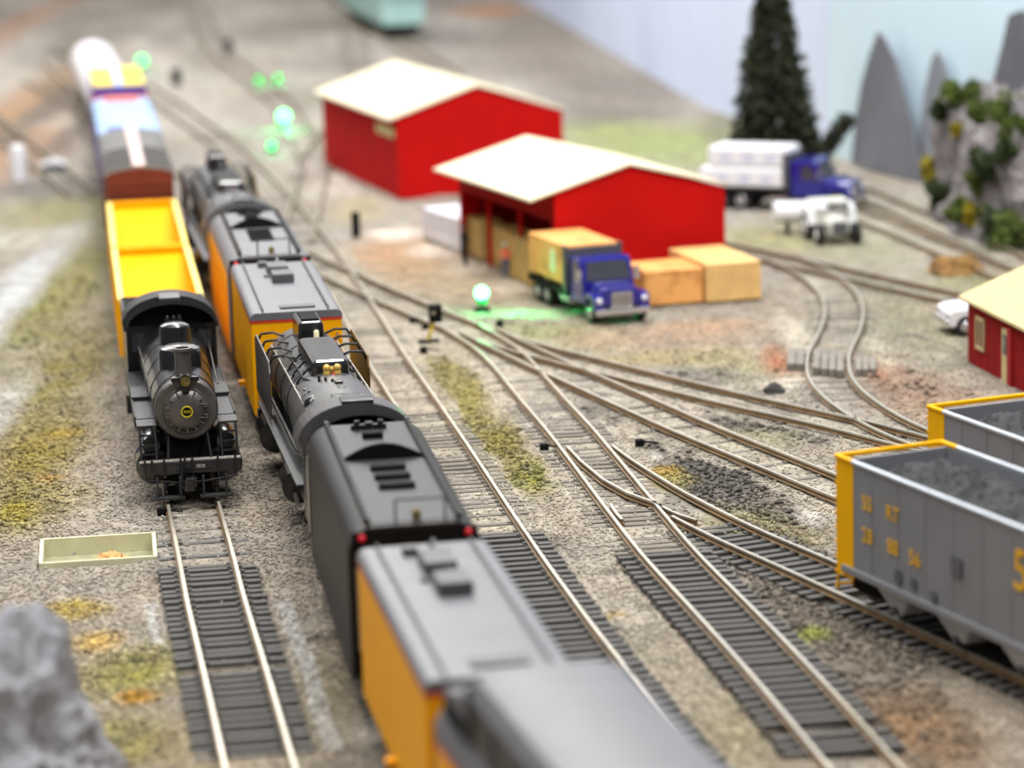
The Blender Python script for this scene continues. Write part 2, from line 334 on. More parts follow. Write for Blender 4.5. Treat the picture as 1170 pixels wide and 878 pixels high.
ca = me.color_attributes.new('soil', 'FLOAT_COLOR', 'POINT'); ca.data.foreach_set('color', np.concatenate([GC, np.ones((XX.size, 1))], 1).ravel())
def ground_mat():
    m = bpy.data.materials.new('scenic_ground'); m.use_nodes = True; nt = m.node_tree; N = nt.nodes; L = nt.links; b = N['Principled BSDF']
    b.inputs['Roughness'].default_value = .95; b.inputs['Specular IOR Level'].default_value = .15
    a = N.new('ShaderNodeAttribute'); a.attribute_name = 'soil'; tc = N.new('ShaderNodeTexCoord')
    def noi(sc, det=8):
        n = N.new('ShaderNodeTexNoise'); n.inputs['Scale'].default_value = sc; n.inputs['Detail'].default_value = det; L.new(tc.outputs['Object'], n.inputs['Vector']); return n
    vo = N.new('ShaderNodeTexVoronoi'); vo.inputs['Scale'].default_value = 9; L.new(tc.outputs['Object'], vo.inputs['Vector'])
    n1 = noi(5); n2 = noi(1.1)
    mr = N.new('ShaderNodeMapRange'); mr.inputs['From Min'].default_value = .3; mr.inputs['From Max'].default_value = .7; mr.inputs['To Min'].default_value = .68; mr.inputs['To Max'].default_value = 1.3
    L.new(n1.outputs['Fac'], mr.inputs['Value'])
    mr2 = N.new('ShaderNodeMapRange'); mr2.inputs['From Min'].default_value = .3; mr2.inputs['From Max'].default_value = .7; mr2.inputs['To Min'].default_value = .8; mr2.inputs['To Max'].default_value = 1.2
    L.new(n2.outputs['Fac'], mr2.inputs['Value'])
    mu = N.new('ShaderNodeMath'); mu.operation = 'MULTIPLY'; L.new(mr.outputs[0], mu.inputs[0]); L.new(mr2.outputs[0], mu.inputs[1])
    vm = N.new('ShaderNodeMix'); vm.data_type = 'RGBA'; vm.inputs['Factor'].default_value = .14
    L.new(vo.outputs['Color'], vm.inputs['B']); vm.inputs['A'].default_value = (.8, .8, .8, 1)
    hs = N.new('ShaderNodeHueSaturation'); hs.inputs['Saturation'].default_value = .25; L.new(vm.outputs['Result'], hs.inputs['Color'])
    v1 = N.new('ShaderNodeVectorMath'); v1.operation = 'SCALE'; L.new(a.outputs['Color'], v1.inputs[0]); L.new(mu.outputs[0], v1.inputs['Scale'])
    v2 = N.new('ShaderNodeVectorMath'); v2.operation = 'MULTIPLY'; L.new(v1.outputs[0], v2.inputs[0]); L.new(hs.outputs[0], v2.inputs[1])
    v3 = N.new('ShaderNodeVectorMath'); v3.operation = 'SCALE'; v3.inputs['Scale'].default_value = 1.2; L.new(v2.outputs[0], v3.inputs[0])
    L.new(v3.outputs[0], b.inputs['Base Color'])
    bp = N.new('ShaderNodeBump'); bp.inputs['Strength'].default_value = .8; bp.inputs['Distance'].default_value = .06
    ad = N.new('ShaderNodeMath'); L.new(n1.outputs['Fac'], ad.inputs[0]); L.new(vo.outputs['Distance'], ad.inputs[1]); L.new(ad.outputs[0], bp.inputs['Height'])
    L.new(bp.outputs[0], b.inputs['Normal']); return m
me.materials.append(ground_mat())
g = bpy.data.objects.new('ground', me); COL.objects.link(g); g['kind'] = 'structure'

# loose stones
def scatter(name, n, ylo, yhi, size, label, accept, tint):
    V = []; F = []; Cc = []
    base = np.array([(1, 0, 0), (-1, 0, 0), (0, 1, 0), (0, -1, 0), (0, 0, 1), (0, 0, -.6)], float)
    fc = np.array([(0, 2, 4), (2, 1, 4), (1, 3, 4), (3, 0, 4), (2, 0, 5), (1, 2, 5), (3, 1, 5), (0, 3, 5)])
    y = 1 / (rng.uniform(1 / yhi, 1 / ylo, n)); x = rng.uniform(-1, 1, n) * y * .185
    c = ground_colour(x, y); h, rail = ground_height(x, y)
    k = accept(x, y, rail, c); x, y, c, h, rail = x[k], y[k], c[k], h[k], rail[k]; n = len(x)
    s = rng.uniform(.55, 1.3, n) * size; a = rng.uniform(0, 6.28, n)
    P = base[None] * s[:, None, None] * rng.uniform(.65, 1.25, (n, 6, 3)); P[:, :, 2] *= .75
    ca_, sa = np.cos(a)[:, None], np.sin(a)[:, None]
    Q = P.copy(); Q[:, :, 0] = P[:, :, 0] * ca_ - P[:, :, 1] * sa; Q[:, :, 1] = P[:, :, 0] * sa + P[:, :, 1] * ca_
    Q[:, :, 0] += x[:, None]; Q[:, :, 1] += y[:, None]; Q[:, :, 2] += (h + s * .25)[:, None]
    F = (fc[None] + 6 * np.arange(n)[:, None, None]).reshape(-1, 3)
    col = c * tint(n)[:, None]
    me = bpy.data.meshes.new(name); me.vertices.add(6 * n); me.vertices.foreach_set('co', Q.ravel())
    me.loops.add(F.size); me.loops.foreach_set('vertex_index', F.ravel()); me.polygons.add(len(F))
    me.polygons.foreach_set('loop_start', np.arange(0, F.size, 3)); me.polygons.foreach_set('loop_total', np.full(len(F), 3)); me.update()
    ca = me.color_attributes.new('soil', 'FLOAT_COLOR', 'POINT')
    ca.data.foreach_set('color', np.concatenate([np.repeat(np.clip(col, .01, 1), 6, 0), np.ones((6 * n, 1))], 1).ravel())
    m = bpy.data.materials.new(name); m.use_nodes = True; b = m.node_tree.nodes['Principled BSDF']; b.inputs['Roughness'].default_value = .9; b.inputs['Specular IOR Level'].default_value = .2
    at_ = m.node_tree.nodes.new('ShaderNodeAttribute'); at_.attribute_name = 'soil'; m.node_tree.links.new(at_.outputs['Color'], b.inputs['Base Color'])
    me.materials.append(m); o = bpy.data.objects.new(name, me); COL.objects.link(o)
    return tag(o, label, name, kind='stuff')
def free(x, y): return ~in_tray(x, y, .2)
scatter('gravel', 110000, 52, 118, .05, 'fine grey and brown ballast stones spread between the tracks',
        lambda x, y, r, c: free(x, y) & ((r > .95) | ((r < .5) & (rng.random(x.size) < .35)) | ((r > .85) & (rng.random(x.size) < .5))), lambda n: rng.choice([.8, 1.0, 1.15, 1.3, 1.5], n))
scatter('clods', 30000, 56, 112, .11, 'dark brown and black earth clods scattered between the diagonal tracks',
        lambda x, y, r, c: free(x, y) & (r > 1.15) & (x > -1) & (c.mean(1) < .19), lambda n: rng.choice([.45, .7, .9, 1.2], n))
scatter('moss', 46000, 52, 125, .085, 'olive and yellow moss flock scattered beside the tracks',
        lambda x, y, r, c: free(x, y) & (r > 1.1) & (c[:, 1] > c[:, 2] * 1.6), lambda n: rng.choice([.5, .8, 1.1, 1.5], n))

# ------------------------------------------------------------------ tracks
def sleeper_mesh(name, m, seed):
    rr = random.Random(seed); b = MB(); b.box(-1.28, 1.28, -.115, .115, -.05, .115 + rr.uniform(-.01, .015))
    for sx in (-.72, .72):
        b.box(sx - .2, sx - .1, -.07, .07, .1, .155); b.box(sx + .1, sx + .2, -.07, .07, .1, .155)
    o = b.build(name, m, bevel=0); me = o.data; bpy.data.objects.remove(o); return me
TM = [sleeper_mesh('sleeper', TIE, 1), sleeper_mesh('sleeper', TIE, 2), sleeper_mesh('sleeper', TIE2, 3), sleeper_mesh('sleeper', TIE2, 4)]
PROF = [(-.08, .115), (.08, .115), (.08, .14), (.025, .16), (.025, .225), (.045, .235), (.045, .295), (-.045, .295), (-.045, .235), (-.025, .225), (-.025, .16), (-.08, .14)]
def sweep(b, line, off=0):
    n = len(line); k = len(PROF); vs = []
    for i in range(n):
        a = Vector(line[max(0, i - 1)]); c = Vector(line[min(n - 1, i + 1)]); d = (c - a).normalized(); nn = Vector((d.y, -d.x)); p = Vector(line[i]) + nn * off
        for u, z in PROF: vs.append((p.x + nn.x * u, p.y + nn.y * u, z))
    for i in range(n - 1):
        for j in range(k):
            b.slot(1 if j in (5, 6) or j == 7 else 0)
            b.add([vs[i * k + j], vs[i * k + (j + 1) % k], vs[(i + 1) * k + (j + 1) % k], vs[(i + 1) * k + j]], [(0, 1, 2, 3)])
    b.slot(0).add(vs[:k], [tuple(range(k))]); b.add(vs[-k:], [tuple(range(k))])
def line_of(p, y0=None, y1=None, step=.8):
    y0 = p.yy[0] if y0 is None else y0; y1 = p.yy[-1] if y1 is None else y1
    n = max(2, int((y1 - y0) / step)); return [(p.at(y0 + (y1 - y0) * i / n), y0 + (y1 - y0) * i / n) for i in range(n + 1)]
def track(p, label, dark=lambda y: True, ties=True, ty=None, bury=lambda y: 0, left=None, right=None, extra=None, ext_near=None, group='model railway tracks'):
    o = empty('railway_track', (p.at(p.yy[0]), p.yy[0], 0), 0, label, 'track', group)
    ox, oy = o.location.x, o.location.y
    for sd, rg in ((-1, left), (1, right)):
        y0, y1 = rg or (p.yy[0], p.yy[-1])
        b = MB(); b.T = Matrix.Translation((-ox, -oy, 0)); sweep(b, line_of(p, y0, y1), sd * .7175); b.build('rail', [RAILSIDE, RAILTOP], o)
    if extra:
        for nm, ln in extra:
            b = MB(); b.T = Matrix.Translation((-ox, -oy, 0)); sweep(b, ln); b.build(nm, [RAILSIDE, RAILTOP], o)
    if ties:
        y0, y1 = ty or (p.yy[0], p.yy[-1]); y = y0; cnt = 0; rest = MB(); rest.T = Matrix.Translation((-ox, -oy, 0))
        rr = random.Random(int(y0 * 10)); sp = .50
        vis = True
        while y < y1:
            hd = p.head(y); bz = bury(y)
            if rr.random() > .04:
                zz = -bz * rr.uniform(.35, 1.5) if bz > .045 and not (.04 < bz < .07) else -bz * rr.uniform(.2, 1)
                if cnt < 100 and y > 54:
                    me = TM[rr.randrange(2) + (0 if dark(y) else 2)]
                    s = bpy.data.objects.new('sleeper', me); COL.objects.link(s); s.parent = o
                    s.location = (p.at(y) - ox + rr.uniform(-.02, .02), y - oy, zz); s.rotation_euler.z = hd + rr.uniform(-.02, .02); cnt += 1
                else:
                    T = rest.T; rest.T = T @ Matrix.Translation((p.at(y), y, zz)) @ Matrix.Rotation(hd, 4, 'Z'); rest.box(-1.28, 1.28, -.115, .115, -.05, .115); rest.T = T
            y += sp * math.cos(hd)
        if rest.v: so = rest.build('sleeper', TIE2, o); so['kind'] = 'stuff'
    return o
bur = lambda y: .085 if y > 73 else .03
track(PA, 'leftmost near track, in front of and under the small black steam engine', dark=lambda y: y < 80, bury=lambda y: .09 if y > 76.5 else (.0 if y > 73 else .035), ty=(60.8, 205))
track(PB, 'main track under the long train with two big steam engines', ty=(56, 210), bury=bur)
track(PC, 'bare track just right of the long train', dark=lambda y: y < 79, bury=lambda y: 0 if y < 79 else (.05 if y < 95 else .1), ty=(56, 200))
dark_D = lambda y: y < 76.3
def frog_lines():
    L = []
    L.append(('point_blade', [(4.1, 80.75), (3.85, 81.37), (3.22, 82.43), (2.58, 84.17), (2.0, 86.6), (1.62, 88.7)][::-1]))
    L.append(('guard_rail', [(PD.at(y) - .55 + .03 * (y - 80.2) ** 2, y) for y in (79.4, 80.0, 80.6, 81.2)]))
    L.append(('wing_rail', [(4.0, 81.0), (4.3, 80.2), (4.55, 79.7), (4.95, 79.1)]))
    return L
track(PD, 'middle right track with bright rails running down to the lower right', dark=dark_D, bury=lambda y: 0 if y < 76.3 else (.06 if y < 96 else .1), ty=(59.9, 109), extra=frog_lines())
track(PT, 'diagonal connecting track crossing behind the long train to the green light', dark=lambda y: False, bury=lambda y: .1, ty=(110, 136))
track(PE, 'branch track leaving the middle right track for the near coal hopper', dark=lambda y: True, bury=lambda y: .04, ty=(52, 79), left=(52, 79.9), right=(52, 88.5))
track(PF, 'long diagonal track leading to the far coal hopper', dark=lambda y: False, bury=lambda y: .085, ty=(58, 104))
track(PG, 'upper diagonal track running below the blue truck', dark=lambda y: False, bury=lambda y: .1, ty=(78, 105))
track(PH, 'winding siding with the wooden plank crossing', dark=lambda y: False, bury=lambda y: .1, ty=(88, 123))
track(PI_, 'track passing behind the lumber crates towards the red shack', dark=lambda y: False, bury=lambda y: .1)
track(PJ1, 'far right track along the foot of the grey cliff', dark=lambda y: False, bury=lambda y: .1)
track(PJ2, 'far right track second from the grey cliff', dark=lambda y: False, bury=lambda y: .1)
for p, lb in zip(YARD, ['outermost left track of the blurred far yard', 'far yard track curving behind the upper green light', 'far yard track nearest the red sheds',
                        'far yard track under the teal coach', 'short far yard track left of the white wagon']):
    track(p, lb, dark=lambda y: False, bury=lambda y: .1)

# ------------------------------------------------------------------ backdrop walls and painted mountain boards
def wall(name, a, b, col, h=46, seed=0):
    a = Vector((a[0], a[1], 0)); b = Vector((b[0], b[1], 0)); d = (b - a).normalized(); n = Vector((d.y, -d.x, 0)) * .4
    m = MB(); p = [a, b, b - n * -1, a + n]
    m.add([(*v.xy, z) for z in (-1, h) for v in p], [(0, 1, 5, 4), (1, 2, 6, 5), (2, 3, 7, 6), (3, 0, 4, 7), (4, 5, 6, 7), (0, 3, 2, 1)])
    o = m.build(name, mat(name + '_paint', col, .85, 0, .09, .06, spec=.1)); o['kind'] = 'structure'; return o
WC = (17.3, 157.5)
W1 = (12.2, 184)
wall('wall_back', (WC[0] + .05, WC[1]), (W1[0], W1[1]), (214, 222, 250))
wall('wall_back_far', (W1[0], W1[1]), (-3.2, 320), (214, 222, 250))
wall('wall_right', (33.0, 112), WC, (210, 232, 246))
def on_plane(px, py, off=0.35):
    a = Vector((33.0, 112)); b = Vector(WC); d = (b - a).normalized(); n = Vector((-d.y, d.x)); n = n if n.x < 0 else -n
    a = a + n * off
    x0, y0 = at(px, py, 0); x1, y1 = at(px, py, 5); r0 = Vector((x0, y0, 0)); dr = Vector((x1 - x0, y1 - y0, 5))
    # ray  r0 + t*dr with (p-a).n = 0
    t = -((r0.xy - a).dot(n)) / dr.xy.dot(n); p = r0 + dr * t
    return (p.xy - a).dot(d), p.z, a, d, n
def mountain(outline, label, off, col):
    pts = [on_plane(px, py, off) for px, py in outline]; a, d, n = pts[0][2:]
    s0 = pts[0][0]; root = a + d * s0
    f = [(p[0] - s0, max(p[1], 0)) for p in pts]
    b = MB()
    fr = [(d.x * s, d.y * s, z) for s, z in f]; bk = [(d.x * s - n.x * .12, d.y * s - n.y * .12, z) for s, z in f]
    k = len(f); b.add(fr + bk, [tuple(range(k)), tuple(range(k, 2 * k))[::-1]] + [(i, (i + 1) % k, k + (i + 1) % k, k + i) for i in range(k)])
    o = b.build('mountain_cutout', mat('mountain_' + str(col[0]), col, .9, 0, .16, .25, spec=.1)); o.location = (root.x, root.y, 0)
    return tag(o, label, 'mountain', 'painted mountain boards')
mountain([(972, 186), (978, 128), (984, 95), (993, 62), (1003, 36), (1010, 45), (1022, 68), (1032, 105), (1041, 140), (1048, 178), (1053, 222)], 'tall pointed grey mountain cut-out, left of the three', .9, (118, 120, 128))
mountain([(1045, 215), (1050, 150), (1057, 100), (1064, 68), (1070, 57), (1076, 66), (1084, 92), (1092, 130), (1100, 180), (1106, 240)], 'small pale grey mountain cut-out between the two taller ones', .5, (142, 146, 156))
mountain([(1118, 250), (1128, 150), (1135, 90), (1145, 50), (1152, 18), (1160, 14), (1170, 12), (1182, 40), (1196, 90), (1215, 170), (1230, 290)], 'dark grey mountain cut-out at the right edge above the cliff', .3, (112, 112, 120))

# ------------------------------------------------------------------ rocks, cliff, mounds
def rock(name, c, size, label, cat, m, seed=0, amp=.35, freq=1.2, sub=5, cut=0.0, kind=None, rz=0):
    import bmesh
    bm = bmesh.new(); bmesh.ops.create_icosphere(bm, subdivisions=sub, radius=1)
    for v in bm.verts:
        p = v.co.copy(); f = noise.fractal(p * freq + Vector((seed * 9.1, 3, 1)), .9, 2.1, 5); r_ = noise.turbulence(p * freq * 2 + Vector((seed, 0, 0)), 3, True)
        v.co = p * (1 + amp * f - .25 * amp * r_)
        v.co = Vector((v.co.x * size[0], v.co.y * size[1], max(v.co.z * size[2], -.08 * size[2])))
    me = bpy.data.meshes.new(name); bm.to_mesh(me); bm.free(); me.materials.append(m)
    o = bpy.data.objects.new(name, me); COL.objects.link(o); o.location = (c[0], c[1], .0); o.rotation_euler.z = rz
    return tag(o, label, cat, kind=kind)
ROCKG = mat('grey_rock', (116, 117, 122), .85, 0, .3, .8, bump=1., bscale=3, dirt=(84, 80, 80))
CLIFF = mat('cliff_rock', (108, 104, 106), .95, 0, .35, .9, bump=1, bscale=2, dirt=(50, 45, 42))
ORANGE = mat('orange_earth', (124, 92, 50), .95, 0, .3, 1.5, bump=1, bscale=4, dirt=(58, 50, 36))
DARKST = mat('dark_stone', (60, 58, 58), .85, 0, .3, 3, bump=.6)
rock('boulder', (-11.1, 57.0), (3.1, 4.8, 3.9), 'large blurred grey rock at the lower left corner', 'rock', ROCKG, 3, .3, 1.4)
rock('rock_cliff', (22.5, 130.0), (2.6, 8.4, 5.9), 'tall grey cliff with shrubs at the right edge', 'cliff', CLIFF, 5, .34, 2.0, rz=R(12))
rock('dirt_mound', at(1093, 312), (1.2, 1.2, .72), 'orange earth mound behind the white pickup', 'mound', ORANGE, 8, .3)
rock('stone', at(884, 449), (.38, .3, .34), 'single dark stone below the left orange gravel patch', 'stone', DARKST, 2, .4, sub=3)
# shrubs on the cliff
def leaf_blob(b, c, r, n, seed, leaf=.16, sq=1.0):
    rr = random.Random(seed)
    for i in range(n):
        d = Vector((rr.gauss(0, 1), rr.gauss(0, 1), rr.gauss(0, 1))).normalized() * r * rr.uniform(.55, 1.05)
        p = Vector(c) + Vector((d.x, d.y, d.z * sq)); q = Vector((rr.gauss(0, 1), rr.gauss(0, 1), rr.gauss(0, 1))).normalized(); u = q.orthogonal().normalized() * leaf * rr.uniform(.6, 1.3); v = q.cross(u)
        b.add([p - u, p - v * .6, p + u, p + v * .6], [(0, 1, 2, 3)])
LEAFS = [mat('leaf_green', (82, 98, 30), .8, 0, .4, 2), mat('leaf_yellow', (160, 146, 30), .8, 0, .3, 2), mat('leaf_dark', (48, 62, 24), .8, 0, .3, 2)]
CLIFF_P = bpy.data.objects['rock_cliff']
STEM = mat('stem_brown', (84, 66, 44), .9)
def cliff_point(px, py):
    """first hit of the sight line with the cliff so that the shrub roots in it"""
    bpy.context.view_layer.update()
    x0, y0 = at(px, py, 0); o = Vector((0, 0, CAMH)); d = (Vector((x0, y0, 0)) - o).normalized()
    M = CLIFF_P.matrix_world.inverted(); h, loc, nn, fi = CLIFF_P.ray_cast(M @ o, (M.to_3x3() @ d).normalized())
    return (CLIFF_P.matrix_world @ loc) if h else None
SHR = [(1068, 205, .8, 1, 'yellow-green shrub at the left foot of the cliff'), (1078, 228, .7, 2, 'dark shrub in the second place along the cliff foot'), (1100, 245, .75, 0, 'green shrub under the middle of the cliff'),
       (1112, 250, .5, 1, 'small yellow shrub under the middle of the cliff'), (1140, 262, .8, 2, 'large dark shrub at the cliff foot near the right edge'), (1160, 275, .9, 0, 'green shrub at the lower right cliff foot'),
       (1100, 115, .8, 0, 'round green shrub on the left top of the cliff'), (1122, 128, .6, 0, 'green shrub behind the first one on the cliff top'), (1078, 128, .45, 2, 'small dark shrub on the upper left cliff edge'),
       (1130, 190, .7, 2, 'dark green shrub halfway up the cliff'), (1120, 215, .6, 0, 'green shrub growing below the halfway shrub'), (1150, 135, .9, 0, 'large green shrub on the cliff top by the right edge'), (1165, 150, .7, 0, 'green shrub topmost at the right edge'),
       (1152, 175, .5, 2, 'small dark shrub in the cliff face near the right edge'), (1096, 150, .3, 1, 'tiny yellow tuft high on the left cliff face')]
for i, (px, py, r, k, lb) in enumerate(SHR):
    h = cliff_point(px, py)
    if h is None:
        x, y = at(px, py + 8, .0) if py > 190 else at(px, py, 6.2); h = Vector((x, y, 0.3 if py > 190 else 6.2))
        if py < 190: h = Vector((22.4 + (px - 1100) * .03, 131, 6.2))
    s = bpy.data.objects.new('shrub', None); COL.objects.link(s); s.location = h; tag(s, lb, 'shrub', 'shrubs on the cliff')
    b = MB(); rr = random.Random(i)
    r *= 1.25
    for j in range(9): leaf_blob(b, (rr.uniform(-.7, .7) * r, rr.uniform(-.6, .3) * r, rr.uniform(-.4, .8) * r), r * rr.uniform(.3, .55), 150, i * 10 + j, .11)
    b.build('foliage', LEAFS[k], s); b = MB(); b.tube((0, .2, -.3 * r), (0, 0, .4 * r), .06, .03, 6); b.build('stem', STEM, s)
# pine
tx, ty_ = at(884, 215)
t = empty('pine_tree', (tx, ty_), 0, 'tall dark green pine behind the truck with the white load', 'tree')
b = MB(); b.tube((0, 0, 0), (0, 0, 11), .28, .05, 10); b.build('trunk', STEM, t)
b = MB(); rr = random.Random(5)
for lv in range(30):
    z = .7 + lv * .345; rad = 2.5 * (1 - (z - .7) / 11.0) ** .9 + .1; nb = 13 if lv < 18 else 9
    for k in range(nb):
        a = 2 * math.pi * (k + .5 * (lv % 2)) / nb + rr.uniform(-.15, .15); L = rad * rr.uniform(.8, 1.1)
        for q in range(int(14 + 30 * L / 2)):
            f = rr.uniform(.15, 1); p = Vector((math.cos(a) * L * f, math.sin(a) * L * f, z - .28 * L * f + rr.uniform(-.15, .15)))
            u = Vector((math.cos(a + rr.uniform(-1, 1)), math.sin(a + rr.uniform(-1, 1)), rr.uniform(-.5, .1))) * .28; v = Vector((rr.gauss(0, 1), rr.gauss(0, 1), rr.gauss(0, 1))).normalized() * .12
            b.add([p, p + u - v, p + u * 1.5, p + u + v], [(0, 1, 2, 3)])
b.build('foliage', mat('pine_needles', (50, 54, 34), .9, 0, .45, 1.5), t)
bx, by = at(950, 190)
t = empty('small_conifer', (tx + 1.6, ty_ + 1.0), 0, 'small dark conifer leaning right out from behind the pine', 'tree')
b = MB(); b.tube((0, 0, 0), (1.9, 0, 3.0), .1, .03, 6); b.build('trunk', STEM, t)
b = MB()
for j in range(9): leaf_blob(b, (2.1 * j / 8, 0, .3 + 2.8 * j / 8), .62 - .02 * j, 170, 50 + j, .14)
b.build('foliage', mat('pine_needles', (52, 62, 42)), t)

# ------------------------------------------------------------------ sheds
def red_shed(x, y, ang, W, L, hE, hR, label, open_left, over=.45, oleft=.45):
    """origin: front right eave corner of the roof; u to the left is -x local"""
    o = empty('red_shed', (x, y), ang, label, 'shed', None)
    wl = -W + oleft; wr = -.15; mid = -W / 2; th = .12
    def zr(u): return hE + (hR - hE) * (1 - abs(u - mid) / (W / 2))
    gab = [(wl, 0), (wr, 0), (wr, zr(wr) - .08), (mid, hR - .08), (wl, zr(wl) - .08)]
    MB().prism(gab, .12, .12 + th).build('front_wall', REDW, o)
    MB().prism(gab, L - .3, L - .3 + th).build('back_wall', REDW, o)
    MB().box(wr - th, wr, .24, L - .3, 0, hE - .05).build('side_wall', REDW, o)
    if open_left:
        for yy in (.3, L * .36, L * .68, L - .45): MB().box(wl, wl + .14, yy, yy + .14, 0, zr(wl) - .12).build('post', REDW, o)
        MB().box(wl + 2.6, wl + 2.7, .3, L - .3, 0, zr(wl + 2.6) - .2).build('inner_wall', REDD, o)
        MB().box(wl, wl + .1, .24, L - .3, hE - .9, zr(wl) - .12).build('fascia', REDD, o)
    else:
        MB().box(wl, wl + th, .24, L - .3, 0, zr(wl) - .12).build('side_wall', REDW, o)
        MB().box(wl - .06, wl, .6, 3.9, hE - .95, hE - .45).build('window', mat('cream_pane', (214, 196, 128), .5), o)
    for sgn, u0, u1 in ((-1, -W, mid), (1, mid, 0)):
        b = MB(); z0, z1 = (hE, hR) if sgn < 0 else (hR, hE)
        b.prism([(u0, z0), (u1, z1), (u1, z1 + .09), (u0, z0 + .09)], 0, L)
        b.build('roof_panel', CREAM, o)
    return o
red_shed(9.05, 119.9, R(21), 8.7, 11.3, 3.8, 4.95, 'nearer red shed with cream roof and open side full of lumber', True, oleft=1.1)
red_shed(3.1, 148.4, R(17.5), 9.2, 15.2, 3.9, 5.35, 'farther closed red shed with cream roof', False)
# red shack at the right edge
sh = empty('red_shack', (15.85, 101.3), R(10), 'small red board shack with cream roof at the right edge', 'shed')
b = MB(); b.box(0, .12, -7, 0, 0, 2.25)
for k in range(35): b.box(-.035, 0, -7 + k * .2, -7 + k * .2 + .05, 0, 2.25)
b.build('side_wall', mat('shack_red', (158, 20, 24), .8, 0, .18, 2), sh)
b = MB(); b.prism([(0, 0), (5, 0), (5, 2.25), (2.5, 3.2), (0, 2.25)], -.14, -.02); b.build('back_wall', MATS['shack_red'], sh)
b = MB(); b.prism([(0, 0), (5, 0), (5, 2.25), (2.5, 3.2), (0, 2.25)], -7, -6.88); b.build('front_wall', MATS['shack_red'], sh)
b = MB(); b.box(4.88, 5, -6.9, -.1, 0, 2.25); b.build('side_wall', MATS['shack_red'], sh)
for s0 in ((-.25, 2.17, 2.5, 3.25), (2.5, 3.25, 5.25, 2.17)):
    b = MB(); b.prism([(s0[0], s0[1]), (s0[2], s0[3]), (s0[2], s0[3] + .1), (s0[0], s0[1] + .1)], -7.3, .3)
    b.build('roof_panel', CREAMD, sh)
wn = MB(); wn.box(-.09, -.03, -1.85, -1.77, .72, 1.75); wn.box(-.09, -.03, -1.08, -1.0, .72, 1.75); wn.box(-.09, -.03, -1.85, -1.0, .66, .78); wn.box(-.09, -.03, -1.85, -1.0, 1.68, 1.8); wn.box(-.085, -.03, -1.46, -1.38, .72, 1.75)
wn = wn.build('window', CREAMD, sh); MB().box(-.06, -.03, -1.8, -1.05, .75, 1.72).build('pane', mat('red_pane', (92, 40, 44), .3), wn)
dr = MB().box(-.09, -.03, -4.35, -3.7, 0, 1.85).build('door', CREAMD, sh); MB().box(-.11, -.08, -4.2, -3.85, 1.0, 1.65).build('pane', GLASS, dr)
MB().box(-.16, -.02, -4.75, -4.4, 0, 2.0).build('door_frame', MATS['shack_red'], sh)

# ------------------------------------------------------------------ lumber
def lumber(name, x, y, ang, W, D, H, z, label, m, cat='lumber stack', rows=3, cols=3, group='lumber stacks', tagm=None):
    o = empty(name, (x, y, z), ang, label, cat, group)
    b = MB(); b.box(0, W, 0, D, .1, H); b.build('bundle', m, o, bevel=.03)
    b = MB()
    for yy in (.25, D / 2, D - .35): b.box(.02, W - .02, yy, yy + .14, 0, .1)
    b.build('bearer', WOOD3, o)
    for yy in (D * .2, D * .8):
        b = MB(); b.box(-.012, 0, yy, yy + .05, .1, H + .012); b.box(-.012, W + .012, yy, yy + .05, H, H + .012); b.box(W, W + .012, yy, yy + .05, .1, H); b.build('strap', WOOD2, o)
    return o
a20 = R(20)
x, y = at(737, 353); lumber('lumber_stack', x, y, R(14), 2.35, 2.6, 1.45, 0, 'orange-brown lumber stack on the ground just right of the blue truck', WOOD2)
x, y = at(808, 349); lumber('lumber_stack', x, y, R(16), 2.25, 4.4, 1.6, 0, 'pale lumber stack on the ground at the right corner of the open red shed', WOOD)
x, y = at(552, 300); lumber('lumber_stack', x, y, a20, 1.0, 2.4, 1.75, 0, 'narrow olive lumber stack under the open shed, behind the worker in orange', WOOD3)
x, y = at(582, 313); lumber('lumber_stack', x, y, a20, 1.1, 2.2, 1.75, 0, 'olive lumber stack under the open shed, second from the white pile', WOOD3)
x, y = at(607, 329); lumber('lumber_stack', x, y, a20, 1.0, 2.6, 1.8, 0, 'tan lumber stack standing directly behind the blue truck', WOOD3)
x, y = at(531, 292)
o = empty('wrapped_stack', (x, y), R(22), 'long white wrapped stack beside the open red shed', 'lumber stack')
MB().box(0, 1.9, 0, 5.2, .12, .78).build('lower_bundle', WRAP, o, bevel=.05)
MB().box(0, 1.9, 0, 5.2, .8, 1.5).build('upper_bundle', WRAP, o, bevel=.05)
for k in range(5): MB().box(-.015, 1.91, .4 + k * 1.1, .5 + k * 1.1, .1, 1.52).build('strap', mat('lilac_print', (206, 204, 224), .6), o)
b = MB(); [b.box(0, 1.9, yy, yy + .12, 0, .12) for yy in (.3, 2.5, 4.7)]; b.build('bearer', WOOD3, o)

